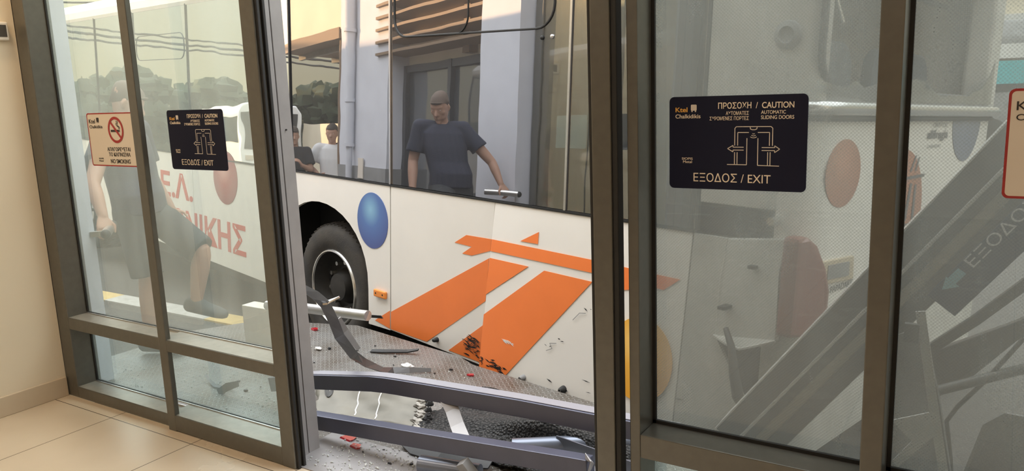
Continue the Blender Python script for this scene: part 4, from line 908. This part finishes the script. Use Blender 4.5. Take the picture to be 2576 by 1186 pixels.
def head(mb, c, face, up, s=1.):
    f = V(face).normalized(); u = V(up); u = (u-f*u.dot(f)).normalized(); q = f.cross(u); c = V(c)
    A = lambda x, y, z: c+q*x*s+f*y*s+u*z*s
    loft(mb, [(A(0, .00, -.115), q, f, .030*s, .028*s), (A(0, .028, -.108), q, f, .036*s, .044*s), (A(0, .02, -.075), q, f, .057*s, .074*s), (A(0, .010, -.03), q, f, .068*s, .086*s), (A(0, .004, .015), q, f, .074*s, .094*s),
              (A(0, -.002, .06), q, f, .074*s, .095*s), (A(0, -.010, .095), q, f, .062*s, .080*s), (A(0, -.014, .118), q, f, .038*s, .050*s), (A(0, -.014, .126), q, f, .012*s, .016*s)], 24)
    limb(mb, [A(0, .088, .012), A(0, .106, -.018), A(0, .112, -.032)], [.009*s, .012*s, .014*s], 8)      # nose
    for sgn in (-1, 1):
        mb.ball(A(sgn*.012, .098, -.036), .009*s, seg=8, rings=6)
        limb(mb, [A(sgn*.012, .092, .026), A(sgn*.045, .080, .028)], [.010*s, .009*s], 8)                  # brow
        mb.ball(A(sgn*.045, .066, -.02), .020*s, seg=8, rings=6)                                           # cheek
        limb(mb, [A(sgn*.074, -.004, .014), A(sgn*.080, -.012, -.006), A(sgn*.074, -.004, -.030)], [.012*s, .012*s, .008*s], 8)   # ear
    limb(mb, [A(-.022, .088, -.064), A(0, .096, -.062), A(.022, .088, -.064)], [.006*s, .009*s, .006*s], 8)
    limb(mb, [A(-.018, .088, -.074), A(0, .094, -.076), A(.018, .088, -.074)], [.006*s, .009*s, .006*s], 8)
    mb.ball(A(0, .080, -.102), .022*s, seg=10, rings=8)
    return A
def hair_eyes(A, root, s=1., m='hair_dark', thick=.006, low=-.01):
    hm = MB(); q_ = lambda x, y, z: A(x, y, z); vs = []; fs = []; n = 24
    rows = [(.015, .0765, .0965, .004), (.06, .0775, .098, -.002), (.098, .065, .084, -.010), (.122, .040, .053, -.014), (.132, .012, .016, -.014)]
    for z, a, b, off in rows:
        for k in range(n):
            t = 2*math.pi*k/n; ct, st = math.cos(t), math.sin(t); zz = z
            if z < .02: zz = z+.062*max(0, st)**.7-.050*max(0, -st)
            vs.append(A((a+thick*.3)*ct, off+(b+thick*.3)*st, zz+thick))
    for i in range(len(rows)-1):
        for k in range(n): fs.append((i*n+k, i*n+(k+1) % n, (i+1)*n+(k+1) % n, (i+1)*n+k))
    fs.append(tuple((len(rows)-1)*n+k for k in range(n)))
    hm.add(vs, fs, True); o = hm.build('hair', m, root); sl = o.modifiers.new('t', 'SOLIDIFY'); sl.thickness = .008*s
    for sgn in (-1, 1): MB().ball(A(sgn*.030, .0815, .006), .0105*s, seg=10, rings=8).build('eye', 'eye_white', root)
def shoe(mb, ankle, toe, up=(0, 0, 1), s=1.):
    a, t = V(ankle), V(toe); d = t-a; u = V(up); d = (d-u*d.dot(u)); L = d.length; d.normalize(); q = d.cross(u)
    h = .075
    loft(mb, [(a-d*.075+u*(-h+.045), q, u, .028, .03), (a-d*.055+u*(-h+.05), q, u, .038, .05), (a+u*(-h+.055), q, u, .042, .058), (a+d*.09+u*(-h+.035), q, u, .048, .037), (a+d*.15+u*(-h+.028), q, u, .05, .030), (a+d*.185+u*(-h+.024), q, u, .040, .025), (a+d*.205+u*(-h+.022), q, u, .018, .018)], 16)

# the man stepping over the platform, hand on the rail
base = V((-4.50, 2.80, -.004))
man = thing('person', 'man in navy t-shirt and dark shorts stepping over the platform, hand on a rail', 'person', base)
B = lambda x, y, z: V((x, y, z))-base
Fd, Rd, Up = V((.893, .45, 0)), V((.45, -.893, 0)), V((0, 0, 1))
pel, che, nck, hd = B(-4.57, 2.86, .90), B(-4.66, 2.88, 1.22), B(-4.70, 2.895, 1.43), B(-4.675, 2.925, 1.555)
shR, shL = nck+Rd*.185+V((0, 0, -.055)), nck-Rd*.185+V((0, 0, -.05))
elR, wrR, haR = B(-4.47, 2.53, 1.10), B(-4.355, 2.500, .925), B(-4.31, 2.47, .86)
elL, wrL, haL = shL+V((-.02, .05, -.29)), shL+V((.09, .10, -.52)), shL+V((.13, .11, -.62))
hiR, hiL = pel+Rd*.09, pel-Rd*.09
knR, anR, toR = B(-4.47, 2.80, .49), B(-4.50, 2.785, .085), B(-4.36, 2.86, .03)
knL, anL, toL = B(-4.25, 3.04, .62), B(-4.305, 3.00, .30), B(-4.11, 3.10, .255)
mb = MB()
loft(mb, [(pel-Up*.06, Rd, Fd, .155, .11), (pel+Up*.06, Rd, Fd, .16, .115), (lerp(pel, che, .6), Rd, Fd, .15, .11), (che, Rd, Fd, .17, .115), (lerp(che, nck, .6), Rd, Fd, .165, .09), (nck+Up*-.03, Rd, Fd, .075, .065)])
limb(mb, [nck-Up*.06, nck, hd-Up*.06], [.068, .058, .054])
for a, b, c, h_, tn in ((shR, elR, wrR, haR, 1), (shL, elL, wrL, haL, -1)):
    limb(mb, [a, lerp(a, b, .45), b, lerp(b, c, .35), c], [.056, .050, .040, .041, .028])
hand(mb, wrR, haR, V((-.2, -.2, -1)), .85, 1); hand(mb, wrL, haL, Fd*.6-Rd*-.5, .45, -1)
for h_, k_, a_ in ((hiR, knR, anR), (hiL, knL, anL)): limb(mb, [h_, lerp(h_, k_, .5), k_, lerp(k_, a_, .35), a_], [.095, .078, .057, .058, .036])
face = V((.55, .72, -.42)); Ah = head(mb, hd, face, Up)
remesh(mb, 'body', 'skin', man, .0075, 3); hair_eyes(Ah, man, m='hair_cropped', thick=.001)
mb = MB()
loft(mb, [(pel+Up*-.02+Fd*.01, Rd, Fd, .185, .135), (pel+Up*.10, Rd, Fd, .182, .135), (lerp(pel, che, .6), Rd, Fd, .178, .132), (che, Rd, Fd, .190, .132), (lerp(che, nck, .55), Rd, Fd, .185, .11), (lerp(che, nck, .80), Rd, Fd, .14, .085), (nck-Up*.015, Rd, Fd, .085, .075)])
for a, b in ((shR, elR), (shL, elL)):
    limb(mb, [lerp(nck-Up*.035, a, .25), lerp(nck-Up*.02, a, .6), a+Up*.004], [.050, .060, .070])
    d = (b-a).normalized(); limb(mb, [a+Up*.002, a+d*.12], [.070, .073]); mb.tube([a+d*.05, a+d*.215], [.068, .080], 18)
remesh(mb, 't_shirt', 'shirt_navy', man, .009, 3)
mb = MB()
loft(mb, [(pel+Up*.07, Rd, Fd, .172, .125), (pel, Rd, Fd, .18, .135), (pel-Up*.09, Rd, Fd, .178, .13)])
for h_, k_ in ((hiR, knR), (hiL, knL)):
    limb(mb, [h_-Up*.02, lerp(h_, k_, .6)], [.105, .098]); mb.tube([lerp(h_, k_, .3), lerp(h_, k_, .98)], [.102, .098], 18)
limb(mb, [hiR+Up*.0-Rd*.09+Rd*.02-Up*.06, hiL-Up*.06], [.09, .09])
remesh(mb, 'shorts', 'shorts_dark', man, .010, 3)
mb = MB(); shoe(mb, anR, toR); remesh(mb, 'shoe', 'shoe_grey', man, .007, 2)
mb = MB(); shoe(mb, anL, toL, V((.25, -.05, 1)).normalized()); remesh(mb, 'shoe', 'shoe_grey', man, .007, 2)
# rail the man holds
t = thing('hand_rail', 'short brushed metal rail held by the man outside the side window', 'rail')
MB().tube([(-4.205, 2.415, .845), (-4.44, 2.60, .855)], .0265, 20).build('tube', 'brushed_alu', t); MB().ball((-4.205, 2.415, .845), .0265, (1, 1, 1), 14, 8).build('end_cap', 'gasket', t)
MB().beam((-4.285, 2.375, .845), (-4.235, 2.435, .845), .02, .03).build('bracket', 'brushed_alu', t)

def stander(label, pos, face_deg, h, shirt, legs, arm, hairm='hair_dark'):
    s = h/1.75; base = V(pos); t = thing('person', label, 'person', base, None)
    f = V((math.cos(math.radians(face_deg)), math.sin(math.radians(face_deg)), 0)); r = f.cross(Up)
    P = lambda a, b, c: (r*a+f*b+Up*c)*s
    mb = MB(); pel = P(0, 0, .93); che = P(0, -.01, 1.25); nk = P(0, -.015, 1.45); hc = P(0, .01, 1.61)
    loft(mb, [(pel-Up*.05, r, f, .15*s, .105*s), (P(0, 0, 1.05), r, f, .145*s, .10*s), (che, r, f, .165*s, .11*s), (P(0, -.01, 1.38), r, f, .16*s, .085*s), (P(0, -.01, 1.44), r, f, .07*s, .06*s)])
    limb(mb, [P(0, -.02, 1.4), nk, P(0, 0, 1.53)], [.065*s, .056*s, .052*s])
    J = []
    for k, sg in enumerate((1, -1)):
        sh = P(sg*.185, -.01, 1.40); kind = arm[k]
        if kind == 'down': el, wr, hn = P(sg*.23, -.02, 1.12), P(sg*.235, .05, .88), P(sg*.235, .07, .78)
        elif kind == 'phone': el, wr, hn = P(sg*.23, .06, 1.14), P(sg*.10, .24, 1.20), P(sg*.05, .28, 1.27)
        else: el, wr, hn = P(sg*.30, .0, 1.14), P(sg*.14, .15, 1.02), P(sg*.06, .19, 1.00)
        limb(mb, [sh, lerp(sh, el, .45), el, lerp(el, wr, .35), wr], [.055*s, .049*s, .039*s, .04*s, .028*s]); hand(mb, wr, hn, -r*sg, .5, sg, s); J.append((sh, el))
        hp, kn, an = P(sg*.09, 0, .9), P(sg*.10, .02, .50), P(sg*.11, -.02, .08); limb(mb, [hp, lerp(hp, kn, .5), kn, lerp(kn, an, .35), an], [.09*s, .075*s, .055*s, .055*s, .036*s])
    Ah = head(mb, hc, f+Up*-.12, Up, s); remesh(mb, 'body', 'skin', t, .010, 3); hair_eyes(Ah, t, s, hairm)
    mb = MB(); loft(mb, [(P(0, 0, .90), r, f, .175*s, .128*s), (P(0, 0, 1.05), r, f, .165*s, .122*s), (che, r, f, .185*s, .128*s), (P(0, -.01, 1.39), r, f, .17*s, .10*s), (P(0, -.012, 1.455), r, f, .08*s, .07*s)])
    for sh, el in J:
        limb(mb, [lerp(nk-Up*.03*s, sh, .3), sh], [.05*s, .07*s]); d = (el-sh).normalized(); limb(mb, [sh, sh+d*.10*s], [.072*s, .075*s]); mb.tube([sh+d*.04*s, sh+d*.20*s], [.073*s, .08*s], 16)
    remesh(mb, 't_shirt', shirt, t, .011, 3)
    mb = MB(); loft(mb, [(P(0, 0, 1.0), r, f, .16*s, .115*s), (P(0, 0, .86), r, f, .175*s, .125*s)])
    for sg in (1, -1): limb(mb, [P(sg*.09, 0, .88), P(sg*.10, .02, .5), P(sg*.11, -.01, .12)], [.102*s, .076*s, .062*s])
    remesh(mb, 'trousers', legs, t, .011, 3)
    for sg in (1, -1): mb = MB(); shoe(mb, P(sg*.11, -.02, .08), P(sg*.12, .12, .03)); remesh(mb, 'shoe', 'shoe_grey', t, .010, 2)
    return t
stander('man in white t-shirt under the awning, reflected in the bus window', (-9.75, 2.02, -.34), 32, 1.84, 'shirt_white', 'trousers_grey', ('down', 'bent'))
stander('person in black t-shirt behind the white t-shirt, reflected in the bus window', (-10.02, 1.62, -.34), 20, 1.86, 'shirt_black', 'shorts_dark', ('down', 'down'))
stander('person in dark t-shirt left of the white t-shirt, holding up a phone, reflected', (-9.85, 2.55, -.34), 15, 1.78, 'shirt_black', 'trousers_grey', ('phone', 'bent'))

# ================================================================ far surroundings
def tree(x, y, h, r, seed, label):
    t = thing('tree', label, 'tree', (x, y, -.34), 'trees beyond the street seen in the bus windows'); rn = random.Random(seed)
    MB().tube([(0, 0, 0), (.1, 0, h*.35), (0, .1, h*.6)], [.22, .16, .1], 10).build('trunk', 'bark', t)
    m = MB()
    for i in range(15):
        a = rn.uniform(0, 6.28); q = rn.uniform(0, r*.75); m.ball((q*math.cos(a), q*math.sin(a), h*rn.uniform(.35, .92)), r*rn.uniform(.22, .42), (1, 1, .85), 12, 9, .7)
    m.build('crown', 'leaf', t)
for i, (x, y, h, r) in enumerate([(-52, -20, 5.6, 3.2), (-58, -15.0, 5.0, 3.0), (-50, -12, 5.8, 2.8), (-56, -8, 4.6, 3.2), (-51, -5, 5.0, 2.6), (-55, -1.5, 5.4, 3.0), (-50, 2, 4.4, 2.6), (-54, 5.5, 4.8, 3.0), (-46, -24, 6.4, 3.4), (-58, 10, 5, 3.2)]):
    tree(x, y, h, r, i, 'broad dark tree in the row beyond the street, reflected in the bus windows')
m = MB(); m.box(-75, -62, -45, 30, -.34, 3.0); S_(m, 'hedge_bank', 'leaf', 'low dark wooded bank at the end of the street', 'bank')
def wires(zs, seed):
    for k, (y, z) in enumerate(zs):
        pts = [(y+.12*i, -16+1.2*i, z+.45*((i-12)/12)**2+.03*math.sin(i)) for i in range(25)]
        one('power_line', 'thin sagging power line over the street, reflected in the bus windows', 'power line', MB().tube(pts, .026, 6), 'cable', 'power lines')
wires([(-21, 3.25), (-23, 3.75), (-18, 3.05)], 2)
for x in (-48, -1):
    pass
t = thing('utility_pole', 'thin utility pole carrying the power lines', 'pole', (-21, -16.5, -.34)); MB().tube([(0, 0, 0), (0, 0, 5.6)], [.12, .08], 10).build('mast', 'bark', t); MB().box(-.06, .06, -1.2, 1.2, 5.1, 5.2).build('crossarm', 'bark', t)
def coach(name, label, loc, rz, L, m, cat='bus'):
    t = thing(name, label, cat, loc, None, (0, 0, rz))
    pr = [(-1.2, .35), (-1.25, 1.2), (-1.22, 2.6), (-1.0, 2.95), (1.0, 2.95), (1.22, 2.6), (1.25, 1.2), (1.2, .35)]
    MB().prism([(0, y, z) for y, z in pr], (L, 0, 0)).build('coachwork', m, t, bevel=.06)
    for s in (-1, 1): MB().box(.4, L-.2, s*1.245-.01, s*1.245+.01, 1.45, 2.45).build('window_band', 'coach_glass', t)
    MB().box(L-.01, L+.02, -1.05, 1.05, 1.2, 2.6).build('windscreen', 'coach_glass', t); MB().box(-.02, .01, -1.0, 1.0, 1.5, 2.5).build('rear_screen', 'coach_glass', t)
    for x in (L*.22, L*.78):
        for s in (-1, 1): MB().lathe([(0, -.12), (.42, -.12), (.48, -.08), (.48, .08), (.42, .12), (0, .12)], (x, s*1.12, .48), 1, 24).build('wheel', 'rubber', t)
    for s in (-1, 1): MB().box(L, L+.03, s*.85-.15, s*.85+.15, .75, .95).build('headlamp', 'silver', t)
    return t
coach('coach', 'white coach parked far down the street, reflected in the bus windows', (-40, -3.4, -.34), .05, 10, 'coach_white')
tb = coach('turquoise_bus', 'pale bus with a turquoise stripe parked far off at the right edge', (-2.6, 21, -.34), .1, 9, 'bus_grey')
MB().box(.1, 8.9, -1.275, -1.245, 1.62, 2.10).build('turquoise_stripe', 'teal_paint', tb); MB().box(.1, 8.9, -1.27, -1.245, 2.15, 2.45).build('white_stripe', 'coach_white', tb)
bl_ = thing('street_building', 'pale building across the street at the right edge, top lit orange', 'building', (0, 27, -.34))
MB().box(-9, 14, 0, 6, 0, 7).build('facade', 'plaster_cream', bl_); MB().box(-9, 14, -.25, 0, 3.2, 3.45).build('ledge', 'coach_white', bl_)
for i in range(9): MB().box(-8+2.4*i, -6.6+2.4*i, -.04, 0, .9, 2.7).build('window', 'coach_glass', bl_)

opp = thing('unseen_shade_block', 'unseen long low pale building with dark windows, added to shade the street', 'building', (-30, 30, -.34))  # unseen block added to keep low sun off the street under the bus
MB().box(-22, 20, 0, 6, 0, 4.9).build('facade', 'coach_white', opp); MB().box(-22, 20, -.3, 0, 4.5, 4.7).build('cornice', 'bus_grey', opp)
for i in range(15): MB().box(-21+2.7*i, -19.4+2.7*i, -.04, 0, 1.0, 2.8).build('window', 'coach_glass', opp)
